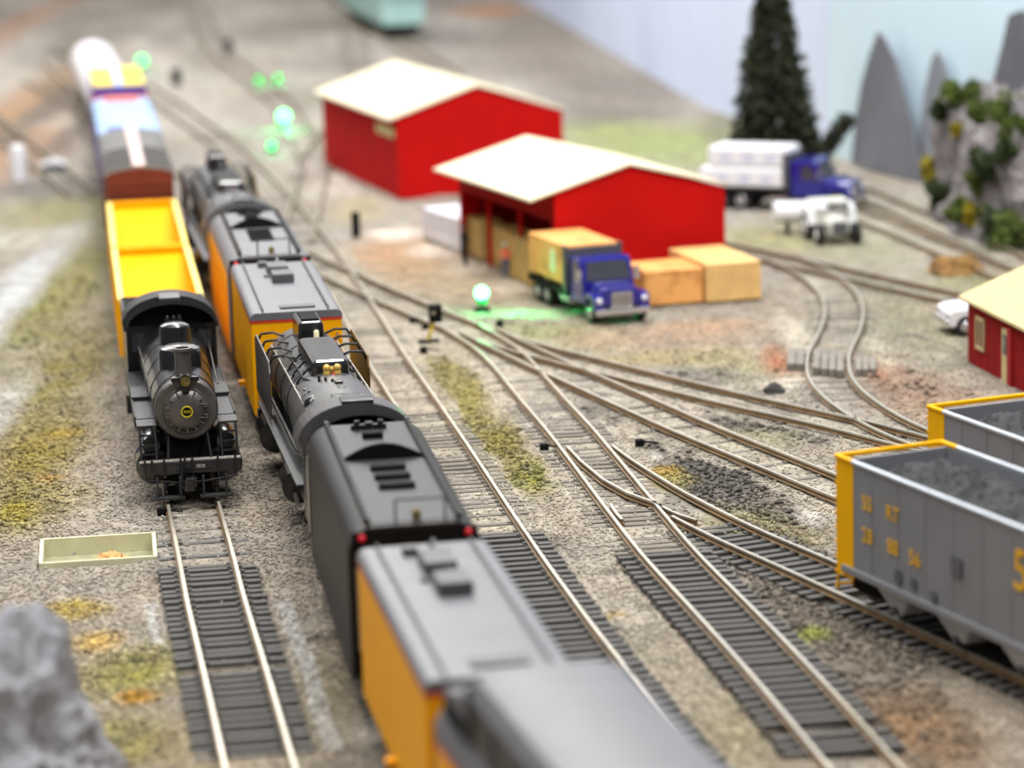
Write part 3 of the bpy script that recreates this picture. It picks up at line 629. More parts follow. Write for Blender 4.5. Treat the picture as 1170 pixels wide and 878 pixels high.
# ------------------------------------------------------------------ people
def person(x, y, rz, H, label, top, legs, cap, skin=(190, 150, 120)):
    o = empty('person', (x, y), rz, label, 'person', None); s = H / 1.75
    import bmesh
    joints = {'pel': (0, 0, .95, .16), 'che': (0, 0, 1.3, .18), 'nek': (0, 0, 1.48, .075), 'hed': (0, .01, 1.6, .105), 'top': (0, 0, 1.7, .09)}
    V = []; E_ = []; Rr = []
    def v(p, r): V.append(Vector(p[:3]) * s); Rr.append(r * s); return len(V) - 1
    pel = v((0, 0, .95), .15); che = v((0, 0, 1.3), .17); nek = v((0, 0, 1.47), .07); hed = v((0, -.02, 1.6), .1); tp = v((0, 0, 1.7), .085)
    E_ += [(pel, che), (che, nek), (nek, hed), (hed, tp)]
    for sx in (-1, 1):
        h = v((sx * .1, 0, .88), .1); k = v((sx * .12, -.03 * sx, .48), .07); a = v((sx * .13, -.02 + .05 * sx, .07), .05); t_ = v((sx * .14, -.16 + .05 * sx, .035), .04); E_ += [(pel, h), (h, k), (k, a), (a, t_)]
        sh_ = v((sx * .2, 0, 1.38), .07); el = v((sx * .26, -.02, 1.1), .05); wr = v((sx * .24, -.2, .95), .035); ha = v((sx * .23, -.27, .93), .035); E_ += [(che, sh_), (sh_, el), (el, wr), (wr, ha)]
    me = bpy.data.meshes.new('body'); me.from_pydata(V, E_, []); ob = bpy.data.objects.new('body', me); COL.objects.link(ob); ob.parent = o
    sk = ob.modifiers.new('skin', 'SKIN'); sub = ob.modifiers.new('sub', 'SUBSURF'); sub.levels = 2; sub.render_levels = 2
    for i, d in enumerate(me.skin_vertices[0].data): d.radius = (Rr[i], Rr[i] * .85); d.use_root = (i == 0)
    # colour by height: boots, trousers, top, face
    m = bpy.data.materials.new('clothes'); m.use_nodes = True; nt = m.node_tree; tc = nt.nodes.new('ShaderNodeTexCoord'); sp = nt.nodes.new('ShaderNodeSeparateXYZ'); nt.links.new(tc.outputs['Object'], sp.inputs[0])
    mu = nt.nodes.new('ShaderNodeMath'); mu.operation = 'DIVIDE'; mu.inputs[1].default_value = H; nt.links.new(sp.outputs['Z'], mu.inputs[0])
    rp = nt.nodes.new('ShaderNodeValToRGB'); rp.color_ramp.interpolation = 'CONSTANT'; e = rp.color_ramp.elements
    e[0].color = (*lin((40, 34, 30)), 1); e[1].position = .06; e[1].color = (*lin(legs), 1)
    z = e.new(.56); z.color = (*lin(top), 1); z = e.new(.86); z.color = (*lin(skin), 1)
    nt.links.new(mu.outputs[0], rp.inputs['Fac']); nt.links.new(rp.outputs['Color'], nt.nodes['Principled BSDF'].inputs['Base Color']); nt.nodes['Principled BSDF'].inputs['Roughness'].default_value = .8
    me.materials.append(m)
    b = MB(); b.T = Matrix.Diagonal((s, s, s, 1)); b.ball((0, 0, 1.69), .115, 14, (1, 1.05, .75)); b.tube((0, -.02, 1.66), (0, -.02, 1.675), .155, n=14)
    b.build('hat', mat('hat_' + str(cap[0]), cap, .5), o, smooth=True)
    b = MB(); b.T = Matrix.Diagonal((s, s, s, 1)); b.ball((0, -.125, 1.6), .018, 6); b.box(-.04, -.02, -.118, -.105, 1.625, 1.635); b.box(.02, .04, -.118, -.105, 1.625, 1.635); b.box(-.025, .025, -.115, -.1, 1.562, 1.57)
    b.build('face', mat('face_dark', (96, 64, 50), .8), o)
    return o
x, y = at(578, 319); person(x, y, R(-20), 1.5, 'worker with white helmet, orange vest and blue trousers beside the lumber', (226, 120, 84), (60, 92, 128), (226, 226, 222))
x, y = at(531, 303); person(x, y, R(60), 1.72, 'person in dark clothes standing beside the white wrapped stack', (48, 50, 46), (40, 46, 40), (44, 40, 36))
x, y = at(596, 318)
fl = empty('pallet_truck', (x, y), R(15), 'small yellow pallet truck between the lumber stacks', 'cart')
MB().box(-.3, .3, 0, .35, .12, .62).build('motor_case', mat('cart_yellow', (214, 160, 50), .5), fl, bevel=.04)
MB().box(-.28, -.12, .35, 1.2, .1, .18).build('fork', BLKM, fl); MB().box(.12, .28, .35, 1.2, .1, .18).build('fork', BLKM, fl)
MB().path([(0, .1, .6), (0, -.25, 1.15), (-.15, -.27, 1.18), (.15, -.27, 1.18)], .035).build('handle', BLKM, fl)
for sx in (-.22, .22): MB().lathe([(.11, -.05), (.11, .05)], (sx, .15, .11), 'X', 12).build('wheel', TYRE, fl)

# ------------------------------------------------------------------ road vehicles
def wheel(o, x, y, r, wd, hub=CHROME, n=20):
    s = 1 if x > 0 else -1
    wv = MB().lathe([(r * .6, -wd / 2), (r * .95, -wd / 2), (r, -wd / 4), (r, wd / 4), (r * .95, wd / 2), (r * .6, wd / 2)], (x, y, r), 'X', n).build('wheel', TYRE, o, smooth=True)
    h = MB(); h.lathe([(r * .58, 0), (r * .5, .03), (r * .22, .05), (r * .15, .09)] if s > 0 else [(r * .15, -.09), (r * .22, -.05), (r * .5, -.03), (r * .58, 0)], (x + s * wd / 2 * .9, y, r), 'X', n)
    h.build('hub', hub, wv, smooth=True)
def truck(x, y, rz, label, load, scale=1.0, group=None):
    """front at y=0 facing -Y"""
    o = empty('flatbed_truck', (x, y), rz, label, 'truck', group); o.scale = (scale,) * 3
    W = 1.12
    b = MB(); b.box(-.42, .42, .3, 6.9, .45, .7); b.build('chassis', BLKM, o)
    # hood
    b = MB(); n = 6
    b.prism([(-.78, .75), (-.8, 1.25), (-.66, 1.42), (.66, 1.42), (.8, 1.25), (.78, .75)], .12, .75)
    b.prism([(-.82, .75), (-.84, 1.32), (-.7, 1.52), (.7, 1.52), (.84, 1.32), (.82, .75)], .7, 1.45)
    b.build('hood', BLUE, o, bevel=.06)
    for s in (-1, 1):
        b = MB(); arc = [(.02, .62), (.02, .95), (.12, 1.12), (.35, 1.22), (.95, 1.22), (1.2, 1.08), (1.32, .7), (1.15, .7), (1.0, .98), (.4, .98), (.22, .62)]
        x0, x1 = (.74, 1.14) if s > 0 else (-1.14, -.74); b.prism(arc, x0, x1, 'X'); b.build('fender', BLUE, o, bevel=.04)
        hl = MB().ball((s * .93, .05, .98), .13, 14, (1, .6, 1)); hl.build('headlight', WHITE, o, smooth=True)
    b = MB(); b.box(-.42, .42, .03, .13, .68, 1.28); g_ = b.build('grille', CHROME, o, bevel=.03)
    b = MB(); [b.box(-.36, .36, .015, .04, .78 + k * .075, .81 + k * .075) for k in range(6)]; b.build('grille_bar', GRY2, g_)
    b = MB(); b.box(-1.12, 1.12, -.12, .08, .42, .66); b.build('bumper', CHROME, o, bevel=.06)
    # cab
    b = MB(); side = [(1.35, .65), (3.0, .65), (3.0, 2.35), (1.95, 2.4), (1.72, 2.3), (1.42, 1.52)]
    b.prism(side, -1.05, 1.05, 'X'); b.build('cab', BLUE, o, bevel=.08)
    b = MB(); b.add([(-.92, 1.405, 1.56), (.92, 1.405, 1.56), (.82, 1.69, 2.26), (-.82, 1.69, 2.26), (-.92, 1.46, 1.54), (.92, 1.46, 1.54), (.82, 1.74, 2.24), (-.82, 1.74, 2.24)], [(0, 1, 2, 3), (4, 7, 6, 5), (0, 4, 5, 1), (1, 5, 6, 2), (2, 6, 7, 3), (3, 7, 4, 0)])
    b.box(-.02, .02, 1.45, 1.5, 1.6, 1.65); b.build('windscreen', GLASS, o)
    for s in (-1, 1):
        b = MB(); x0, x1 = (1.05, 1.07) if s > 0 else (-1.07, -1.05)
        dd = MB().prism([(1.55, .7), (2.55, .7), (2.55, 2.25), (1.95, 2.25), (1.55, 1.5)], x0, x1, 'X').build('door', BLUE, o)
        x0, x1 = (1.07, 1.085) if s > 0 else (-1.085, -1.07)
        MB().prism([(1.68, 1.5), (2.45, 1.5), (2.45, 2.15), (2.0, 2.15)], x0, x1, 'X').build('pane', GLASS, dd)
        MB().box(min(s * 1.1, s * 1.3), max(s * 1.1, s * 1.3), 1.5, 1.56, 1.5, 2.0).build('mirror', CHROME, o)
        MB().lathe([(.24, -.45), (.24, .45)], (s * .85, 3.6, .62), 'Y', 16).build('fuel_tank', CHROME, o, smooth=True)
    b = MB(); b.box(-1.18, 1.18, 3.1, 3.2, .9, 2.62); b.box(-1.22, -1.08, 3.05, 3.3, .9, 2.72); b.box(1.08, 1.22, 3.05, 3.3, .9, 2.72); b.build('headboard', GRY2, o, bevel=.02)
    b = MB(); b.box(-1.2, 1.2, 3.1, 7.4, .88, 1.04); b.box(-1.22, -1.16, 3.1, 7.4, .78, 1.04); b.box(1.16, 1.22, 3.1, 7.4, .78, 1.04); b.build('flatbed', BLKM, o)
    wheel(o, -.95, .72, .47, .3); wheel(o, .95, .72, .47, .3)
    for yy in (5.4, 6.45):
        wheel(o, -.92, yy, .47, .45); wheel(o, .92, yy, .47, .45)
    MB().box(-1.0, -.15, 6.9, 6.95, .3, .75).build('mud_flap', TYRE, o); MB().box(.15, 1.0, 6.9, 6.95, .3, .75).build('mud_flap', TYRE, o)
    return o
TX, TY = at(712, 371.5); TA = R(19)
truck(TX, TY, TA, 'blue flatbed truck loaded with lumber in front of the open red shed', None, .98)
c, s_ = math.cos(TA), math.sin(TA)
ld = lumber('lumber_load', TX + (-1.12 * c - 3.25 * s_), TY + (-1.12 * s_ + 3.25 * c), TA, 2.24, 4.0, 1.62, 1.03, 'orange-tan lumber load riding on the bed of the near blue truck', WOOD2, 'lumber load', group=None)
MB().box(-.03, 0, .9, 1.5, .45, 1.3).build('paper_tag', mat('pale_paper', (226, 224, 190), .7), ld)
FX, FY = 14.3, 133.6; FA = R(112)
fx, fy = at(981, 240)
truck(fx, fy, R(66), 'dark blue truck carrying white wrapped stacks below the pine', None, 1.0)
dc, ds = math.cos(R(66)), math.sin(R(66))
def far_load(z, x0, x1, y0, y1, h, label):
    X0 = fx + x0 * dc - y0 * ds; Y0 = fy + x0 * ds + y0 * dc
    o = tag(MB().box(0, x1 - x0, 0, y1 - y0, 0, h).build('wrapped_bundle', WRAP, None, bevel=.15), label, 'wrapped bundle', 'white bundles on the far truck')
    o.location = (X0, Y0, z); o.rotation_euler.z = R(66)
    b = MB(); [b.box(-.012, x1 - x0 + .012, .55 + k * 1.1, 1.1 + k * 1.1, .25, h - .3) for k in range(3)]; b.build('printed_mark', mat('lilac_print', (206, 204, 224)), o)
far_load(1.04, -1.15, 1.15, 3.3, 7.5, .95, 'lower white wrapped bundle on the bed of the dark blue truck')
far_load(2.0, -1.05, 1.05, 3.15, 7.1, .95, 'upper white wrapped bundle on the bed of the dark blue truck')
# white loader in front
lx, ly = at(960, 281)
o = empty('loader_tractor', (lx, ly), R(8), 'white wheeled tractor with black tyres in front of the dark blue truck', 'tractor'); o.scale = (.86, .86, .86)
OFFW = mat('off_white', (206, 206, 198), .5)
b = MB(); b.prism([(-.5, .55), (-.55, 1.1), (-.35, 1.35), (.35, 1.35), (.55, 1.1), (.5, .55)], 0, 1.6); b.build('hood', OFFW, o, bevel=.08)
b = MB(); b.box(-.38, .38, -.1, 0, .6, 1.2); b.build('grille', GRY2, o, bevel=.03)
b = MB(); b.box(-.85, .85, 1.7, 3.1, .8, 1.45); b.box(-.95, .95, 1.5, 3.2, 1.95, 2.05)
for sx in (-.85, .8):
    for yy in (1.55, 3.0): b.box(sx, sx + .06, yy, yy + .06, 1.4, 1.96)
b.build('cab', OFFW, o, bevel=.03)
for s in (-1, 1):
    b = MB(); b.prism([(1.5, .9), (1.7, 1.6), (2.4, 1.85), (3.1, 1.6), (3.3, .9), (3.0, .9), (2.4, 1.5), (1.8, .9)], *((.85, 1.25) if s > 0 else (-1.25, -.85)), 'X'); b.build('fender', WHITE, o)
    wheel(o, s * 1.05, 2.4, .72, .4, WHITE); wheel(o, s * .95, .45, .55, .34, WHITE)
MB().path([(.55, 1.0, 1.3), (.55, 1.0, 2.1)], .05).build('exhaust_pipe', GRY2, o)
lx2, ly2 = at(916, 266)
b = MB(); b.tube((-1.25, 0, .95), (1.1, .2, .9), .5, n=20); o = b.build('white_tank', WHITE, None, smooth=True, bevel=.08); o.location = (lx2, ly2, 0)
for sx in (-.7, .6):
    MB().box(sx, sx + .15, -.3, .4, 0, .65).build('tank_stand', BLKM, o)
tag(o, 'white horizontal tank lying left of the white tractor', 'tank')
# pickup
px_, py_ = at(1080, 384)
o = empty('pickup_truck', (px_, py_ + .6), R(-84), 'white pickup half hidden behind the red shack', 'pickup')
b = MB(); b.prism([(0, .35), (0, .85), (.15, .98), (1.35, 1.08), (2.0, 1.55), (3.3, 1.58), (3.55, 1.1), (5.2, 1.1), (5.25, .4)], -.95, .95, 'X'); b.build('body', WHITE, o, bevel=.07)
for s in (-1, 1):
    MB().prism([(1.62, 1.12), (2.08, 1.47), (3.15, 1.5), (3.3, 1.12)], *((.95, .962) if s > 0 else (-.962, -.95)), 'X').build('side_window', GLASS, o)
    for yy in (.62, 4.2): wheel(o, s * .84, yy, .38, .28)
    MB().box(s * .7 - .15, s * .7 + .15, -.02, .03, .68, .84).build('headlight', CHROME, o)
b = MB(); b.add([(-.82, 1.42, 1.12), (.82, 1.42, 1.12), (.75, 1.96, 1.5), (-.75, 1.96, 1.5), (-.82, 1.5, 1.08), (.82, 1.5, 1.08), (.75, 2.0, 1.46), (-.75, 2.0, 1.46)], [(0, 1, 2, 3), (4, 7, 6, 5), (0, 4, 5, 1), (1, 5, 6, 2), (2, 6, 7, 3), (3, 7, 4, 0)]); b.build('windscreen', GLASS, o)
MB().box(-.9, .9, -.08, .04, .4, .6).build('bumper', CHROME, o, bevel=.03)

# ------------------------------------------------------------------ rolling stock helpers (local +Y = towards far end)
RT = .295
def bogie(o, y, r=.42, base=1.7, half=.95):
    bg = MB(); bg.box(-half - .1, -half + .06, y - base / 2 - .4, y + base / 2 + .4, RT + .28, RT + .62); bg.box(half - .06, half + .1, y - base / 2 - .4, y + base / 2 + .4, RT + .28, RT + .62); bg.box(-half, half, y - .25, y + .25, RT + .35, RT + .6)
    bg = bg.build('bogie', BLKM, o)
    for yy in (y - base / 2, y + base / 2):
        w_ = MB(); w_.tube((-.85, yy, RT + r), (.85, yy, RT + r), .07, n=8)
        for s in (-1, 1): w_.lathe([(r * .3, -.07), (r, -.06), (r, .05), (r * .3, .06)], (s * .745, yy, RT + r), 'X', 20)
        w_.build('wheelset', GRM, bg, smooth=True)
def coupler(o, y, d):
    b = MB(); b.box(-.09, .09, min(y, y + .35 * d), max(y, y + .35 * d), .85, 1.0); b.box(-.16, .16, min(y + .3 * d, y + .5 * d), max(y + .3 * d, y + .5 * d), .78, 1.08); b.build('coupler', BLKM, o)
def rounded(hw, z0, z1, r, n=5):
    """body outline with rounded shoulders"""
    p = [(-hw, z0), (hw, z0), (hw, z1 - r)]
    for i in range(1, n + 1):
        t = math.pi / 2 * i / n; p.append((hw - r + r * math.cos(t), z1 - r + r * math.sin(t)))
    for i in range(n + 1):
        t = math.pi / 2 + math.pi / 2 * i / n; p.append((-hw + r + r * math.cos(t), z1 - r + r * math.sin(t)))
    return p
# ---- near train: dome coach (nearest), water tenders, big engines
def dome_coach(y0, y1, label):
    (cx, cy), rz, L = PB.seg(y0, y1); o = empty('dome_coach', (cx, cy), rz, label, 'coach'); h = L / 2
    MB().prism(rounded(1.5, 1.1, 3.55, .15), -h, h).build('body', UPY, o)
    b = MB().prism(rounded(1.5, 3.55, 4.35, .55), -h, h); b.build('roof', GRY, o, smooth=True)
    MB().box(-1.51, 1.51, -h, h, 3.5, 3.58).build('stripe', REDL, o)
    MB().box(-1.4, 1.4, -h + 1, h - 2.3, 4.2, 5.1).build('dome_glass', mat('tinted_glass', (26, 28, 32), .35, 0, .1, spec=.3), o, bevel=.05)
    for k in range(7):
        for s in (-1, 1): MB().box(*sorted((s * 1.4, s * 1.43)), -h + 1.1 + k * 1.85, -h + 1.22 + k * 1.85, 4.3, 5.1).build('dome_mullion', GRY2, o)
    b = MB().prism([(-1.42, 5.1), (1.42, 5.1), (1.25, 5.4), (.8, 5.55), (-.8, 5.55), (-1.25, 5.4)], -h + .8, h - 2.4); b.build('dome_roof', GRY, o, smooth=True)
    b = MB(); b.prism([(h - 2.25, 4.2), (h - .3, 4.2), (h - .5, 4.7), (h - 2.25, 5.1)], -1.44, 1.44, 'X'); b.build('dome_fairing', GRY, o, bevel=.08); MB().box(-1.46, 1.46, h - 2.42, h - 2.24, 4.3, 5.3).build('dome_frame', GRY2, o); MB().box(-1.47, -1.43, h - 2.2, h - .6, 4.25, 4.6).build('fairing_dark_panel', BLKM, o)  # black box is a dark panel low on the fairing's left side
    b = MB()
    for k in range(9): b.box(-1.515, -1.5, -h + 1 + k * 1.5, -h + 2 + k * 1.5, 2.5, 3.2)
    b.build('window', GLASS, o)
    MB().box(-.5, .5, h, h + .12, 1.15, 3.4).build('gangway', BLKM, o)
    bogie(o, -h + 2.2); bogie(o, h - 2.2); coupler(o, h, 1)
dome_coach(35.5, 51.2, 'nearest yellow coach with raised grey roof, bottom of the long train')
def water_tender(y0, y1, label):
    (cx, cy), rz, L = PB.seg(y0, y1); o = empty('water_tender', (cx, cy), rz, label, 'tender car', 'yellow water tenders'); h = L / 2
    MB().box(-1.42, 1.42, -h, h, 1.05, 4.05).build('body', UPY, o, bevel=.06)
    MB().box(-1.435, 1.435, -h - .012, h + .012, 4.0, 4.09).build('stripe', REDL, o)
    b = MB().prism(rounded(1.44, 4.09, 4.32, .2), -h - .02, h + .02); b.build('roof', GRY, o, smooth=True)
    MB().box(-1.2, 1.2, -h + .15, h - .15, .8, 1.05).build('underframe', BLKM, o)
    hx = .05
    b = MB(); b.box(-.35 + hx, .35 + hx, h - 4.3, h - 3.3, 4.32, 4.62); b.build('hatch', GRY2, o, bevel=.03)
    b = MB(); b.box(-.38 + hx, .3 + hx, h - 2.6, h - 1.4, 4.32, 4.6); b.build('hatch', GRY2, o, bevel=.03)
    b = MB(); b.box(-.55, -.25, h - .95, h - .6, 4.32, 4.5); b.build('vent_box', GRY2, o, bevel=.02)
    b = MB(); b.path([(.1, h - 1.5, 4.4), (.1, h - .8, 4.6), (.1, h - .5, 4.4)], .05); b.path([(-.5, h - 3.0, 4.36), (-.1, h - 3.1, 4.36), (.2, h - 2.9, 4.55)], .05); b.build('pipe', GRY2, o, smooth=True)
    b = MB(); b.box(-.45, .65, -h + .5, -h + 1.0, 4.32, 4.38); b.build('roof_step', GRY2, o)
    for s in (-1, 1):
        b = MB(); b.path([(s * 1.02, -h + .1, 4.42), (s * 1.02, h - .1, 4.42)], .025); [b.tube((s * 1.02, -h + .1 + k * (L - .2) / 14, 4.28), (s * 1.02, -h + .1 + k * (L - .2) / 14, 4.42), .02, n=5) for k in range(15)]; b.build('roof_rail', GRY2, o)
        for yy in (-h - .05, h + .05): MB().path([(s * 1.25, yy, 1.5), (s * 1.25, yy, 3.6)], .03).build('grab_rail', STEEL, o)
    MB().box(-1.62, -1.42, -h + 4.5, -h + 4.8, 1.15, 1.3).build('side_step', UPY, o)
    bogie(o, -h + 1.7, base=1.9); bogie(o, h - 1.7, base=1.9); coupler(o, h, 1); coupler(o, -h, -1)
    MB().box(-.4, .4, -h - .1, -h, 1.1, 3.4).build('end_door', GRY2, o)
    return o
water_tender(52.3, 61.9, 'near yellow tender car with grey roof behind the black coal tender')
water_tender(90.9, 100.5, 'far yellow tender car with grey roof between the two big steam engines')
def engine_tender(y0, y1, label, side, deck, zt=4.4):
    (cx, cy), rz, L = PB.seg(y0, y1); o = empty('engine_tender', (cx, cy), rz, label, 'tender', 'tenders of the big steam engines'); h = L / 2
    MB().prism(rounded(1.5, 1.0, zt, .62, 7), -h, h).build('tank', side, o, smooth=True)
    MB().box(-.98, .98, -h + .25, h - .1, zt - .03, zt + .015).build('deck', deck, o)
    MB().box(-1.3, 1.3, -h + .1, h - .1, .75, 1.0).build('frame', BLKM, o)
    # coal bunker hood: arched bulkhead
    b = MB(); n = 10; top = [(-1.05 + 2.1 * i / n, zt + .02 + .38 * math.sin(math.pi * i / n)) for i in range(n + 1)]
    b.prism(top[::-1] + [(-1.05, zt - .3), (1.05, zt - .3)][::1], h * .22 - .05, h * .22 + .05); b.build('bulkhead', BLKM, o)
    for k in range(3): MB().box(-.42, .42, -h * .02 - k * .95, -h * .02 + .28 - k * .95, zt, zt + .13).build('hatch', BLKM, o, bevel=.02)
    b = MB(); b.box(-.25, .25, h - 1.9, h - 1.5, zt, zt + .16); b.build('hatch', BLKM, o, bevel=.02)
    b = MB(); b.box(-.45, .45, h - .8, h - .68, zt, zt + .14); b.tube((-.3, h - .8, zt), (-.3, h - .8, zt + .25), .07); b.tube((.3, h - .8, zt), (.3, h - .8, zt + .25), .07); b.tube((0, h - .85, zt), (0, h - .85, zt + .22), .1); b.build('stoker_gear', BLK, o)
    MB().box(-1.4, 1.4, -h - .03, -h, 1.1, zt - .1).build('end_plate', BLKM, o)
    for s in (-1, 1):
        b = MB(); m_ = 26; b.path([(s * 1.02, -h + .1, zt + .12), (s * 1.02, h, zt + .12)], .03)
        for k in range(m_): b.box(s * 1.02 - .06, s * 1.02 + .06, -h + .2 + k * (L - .3) / m_, -h + .36 + k * (L - .3) / m_, zt, zt + .17)
        b.build('deck_rail', BLK, o)
        MB().ball((s * 1.18, -h - .1, zt - .22), .085, 12).build('marker_lamp', REDLAMP, o, smooth=True)
        MB().path([(s * 1.53, h - .3, 1.7), (s * 1.53, h - .3, 3.7)], .035).build('grab_rail', STEEL, o)
        MB().path([(s * 1.3, -h - .03, 1.6), (s * 1.3, -h - .03, 3.5)], .035).build('grab_rail', STEEL, o)
    b = MB(); b.path([(-.4, -h + .1, zt), (-.4, -h + .1, zt + .55), (.7, -h + .1, zt + .55), (.7, -h + .1, zt)], .025); b.build('end_railing', BLK, o)
    MB().lathe([(.1, 0), (.1, .2), (.04, .26)], (0.1, -h + .45, zt), 'Z', 12).build('rear_lamp', mat('dull_brass', (120, 108, 60), .5), o, smooth=True)
    b = MB(); [b.box(-1.25, -.75, -h - .06, -h - .02, 1.3 + k * .45, 1.35 + k * .45) for k in range(6)]; b.build('ladder', BLK, o)
    for yy in (-h + 1.3, -h + 3.0, 0, 1.7, h - 1.4):
        w_ = MB()
        for s in (-1, 1): w_.lathe([(.15, -.07), (.5, -.06), (.5, .05), (.15, .06)], (s * .745, yy, RT + .5), 'X', 20)
        w_.build('wheelset', GRM, o, smooth=True)
        for s in (-1, 1): MB().box(s * 1.0 - .08, s * 1.0 + .08, yy - .25, yy + .25, RT + .3, RT + .75).build('axle_box', BLK, o, bevel=.03)
    coupler(o, -h, -1)
    return o
engine_tender(63.35, 73.9, 'black coal tender with arched bulkhead behind the nearer big steam engine', mat('tank_black', (34, 33, 34), .5, .2, .15, 1.5, spec=.4), DGR)
t2 = engine_tender(101.6, 112.2, 'yellow-sided tender with grey deck behind the farther steam engine', UPY, GRY)
for c_ in t2.children:
    if c_.name.startswith('tank'):
        c_.data.materials.append(GRY)
        for p_ in c_.data.polygons:
            if p_.center.z > 3.75: p_.material_index = 1
def big_engine(y0, y1, label, M_, DK, near):
    (cx, cy), rz, L = PB.seg(y0, y1); o = empty('steam_locomotive', (cx, cy), rz, label, 'locomotive'); h = L / 2   # -h cab rear, +h front
    br = 1.14; bz = 3.05
    MB().lathe([(br * .3, -h + 2.0), (br + .12, -h + 2.0), (br + .12, -h + 5.5), (br, -h + 8), (br, h - 1.2), (br - .1, h - 1.0), (.05, h - .9)], (0, 0, bz), 'Y', 40).build('boiler', M_, o, smooth=True)
    for k in range(7): MB().lathe([(br + .02 + (.1 if k < 1 else 0), -.04), (br + .02 + (.1 if k < 1 else 0), .04)], (0, -h + 3.2 + k * 1.75, bz), 'Y', 40).build('boiler_band', BLK, o, smooth=True)
    b = MB(); b.box(-1.05, 1.05, -h + 1.6, h - 1.5, 1.15, 2.5); b.build('frame', BLKM, o)
    # cab
    cab = MB(); cab.box(-1.42, -1.34, -h, -h + 1.7, 1.5, 3.66); cab.box(1.34, 1.42, -h, -h + 1.7, 1.5, 3.66); cab.box(-1.34, 1.34, -h + 1.6, -h + 1.7, 1.5, 3.7); cab.box(-1.34, 1.34, -h, -h + 2.2, 1.42, 1.5)
    cab.build('cab', M_, o)
    MB().arch(1.56, 3.58, 1.04, -h - .3, -h + 2.0, .09, 20, x0=-.06).build('cab_roof', mat('cab_roof_grey', (124, 122, 123), .36, .75, .1, 2) if near else M_, o, smooth=True)
    b = MB(); n = 16; pts = [(1.34 * math.cos(math.pi * i / n), 3.6 + .9 * math.sin(math.pi * i / n)) for i in range(n + 1)]; b.prism(pts, -h + 1.6, -h + 1.68); b.build('cab_front', BLKM, o)
    MB().box(-.42, .42, -h + .9, -h + 1.5, 4.52, 4.68).build('roof_hatch', BLK, o, bevel=.02)
    for s in (-1, 1):
        MB().box(s * 1.425 - .01, s * 1.425 + .01, -h + .7, -h + 1.8, 2.7, 3.4).build('window', GLASS, o)
        MB().path([(s * 1.46, -h - .02, 1.9), (s * 1.46, -h - .02, 3.3)], .035).build('grab_rail', STEEL, o)
        MB().box(min(s * .95, s * 1.55), max(s * .95, s * 1.55), -h + 2.3, h - 2.4, 2.12, 2.2).build('running_board', DK, o)
        b = MB(); zz = bz + .55; xx = s * (br + .06); b.path([(s * .98, -h + 1.9, bz + .78), (s * 1.0, -h + 6, bz + .72), (s * 1.0, h - 1.6, bz + .68)], .03)
        for k in range(9): b.tube((s * .92, -h + 2.4 + k * 1.35, bz + .66), (s * .99, -h + 2.4 + k * 1.35, bz + .74), .025, n=5)
        b.build('handrail', STEEL, o)
        b = MB(); b.path([(s * 1.05, -h + 3.0, bz - .35), (s * 1.28, -h + 4.5, bz - .45), (s * 1.28, h - 4, bz - .45)], .06); b.path([(s * .9, -h + 2.5, bz + .75), (s * .92, h - 5, bz + .62)], .045); b.build('pipe', BLK, o, smooth=True)
        # smoke deflector
        dfl = MB(); pr = [(h - 5.6, 2.3), (h - 5.75, 3.7), (h - 5.55, 4.02), (h - 1.6, 4.1), (h - 1.2, 3.9), (h - 1.2, 2.3)]
        dfl.prism(pr, *((1.42, 1.47) if s > 0 else (-1.47, -1.42)), 'X'); dfl.build('smoke_deflector', M_ if s < 0 else mat('bronze_plate', (112, 88, 40), .35, .5, .1), o, bevel=.015)
        for k in range(4):
            b = MB(); yy = h - 5.4 + k * 1.25; b.path([(s * .55, yy, bz + .93), (s * .95, yy, bz + 1.08), (s * 1.3, yy, bz + 1.06), (s * 1.43, yy, bz + .8)], .04); b.build('deflector_bracket', BLK, o, smooth=True)
        # wheels and rods
        for k, yy in enumerate([-h + 3.2, -h + 4.9, -h + 6.6, h - 6.6, h - 4.9, h - 3.2]):
            w_ = MB().lathe([(.15, -.08), (.75, -.07), (.8, .0), (.75, .07), (.15, .08)], (s * .76, yy, RT + .76), 'X', 28).build('driving_wheel', BLK, o, smooth=True)
        b = MB(); b.box(s * 1.02 - .05, s * 1.02 + .05, -h + 3.1, -h + 6.7, .95, 1.15); b.box(s * 1.02 - .05, s * 1.02 + .05, h - 6.7, h - 3.1, .95, 1.15); b.build('side_rod', STEEL, o, bevel=.02)
        b = MB(); b.path([(s * 1.15, -h + 2.3, 2.0), (s * 1.3, -h + 3.3, 1.3), (s * 1.3, -h + 4.6, 1.0), (s * 1.25, -h + 6, 1.05)], .06); b.build('valve_rod', STEEL, o, smooth=True)
        MB().lathe([(.2, -.8), (.5, -.75), (.5, .75), (.2, .8)], (s * 1.1, h - 2.2, 1.2), 'Y', 24).build('cylinder', BLK, o, smooth=True)
        MB().lathe([(.2, -.7), (.48, -.65), (.48, .65), (.2, .7)], (s * 1.1, -1.0, 1.2), 'Y', 24).build('cylinder', BLK, o, smooth=True)
    MB().box(-.54, .54, -h + 7.1, -h + 10.9, bz + .75, bz + 1.5).build('sand_dome', BLK, o, bevel=.16)
    b = MB(); b.prism([(-.42, bz + .85), (.42, bz + .85), (.36, bz + 1.75), (-.36, bz + 1.75)], h - 3.9, h - 2.1); st = b.build('smokestack', BLK, o, bevel=.1)
    b = MB(); b.box(-.26, .26, h - 3.65, h - 2.35, bz + 1.745, bz + 1.8); b.build('stack_rim', BLKM, st, bevel=.02)
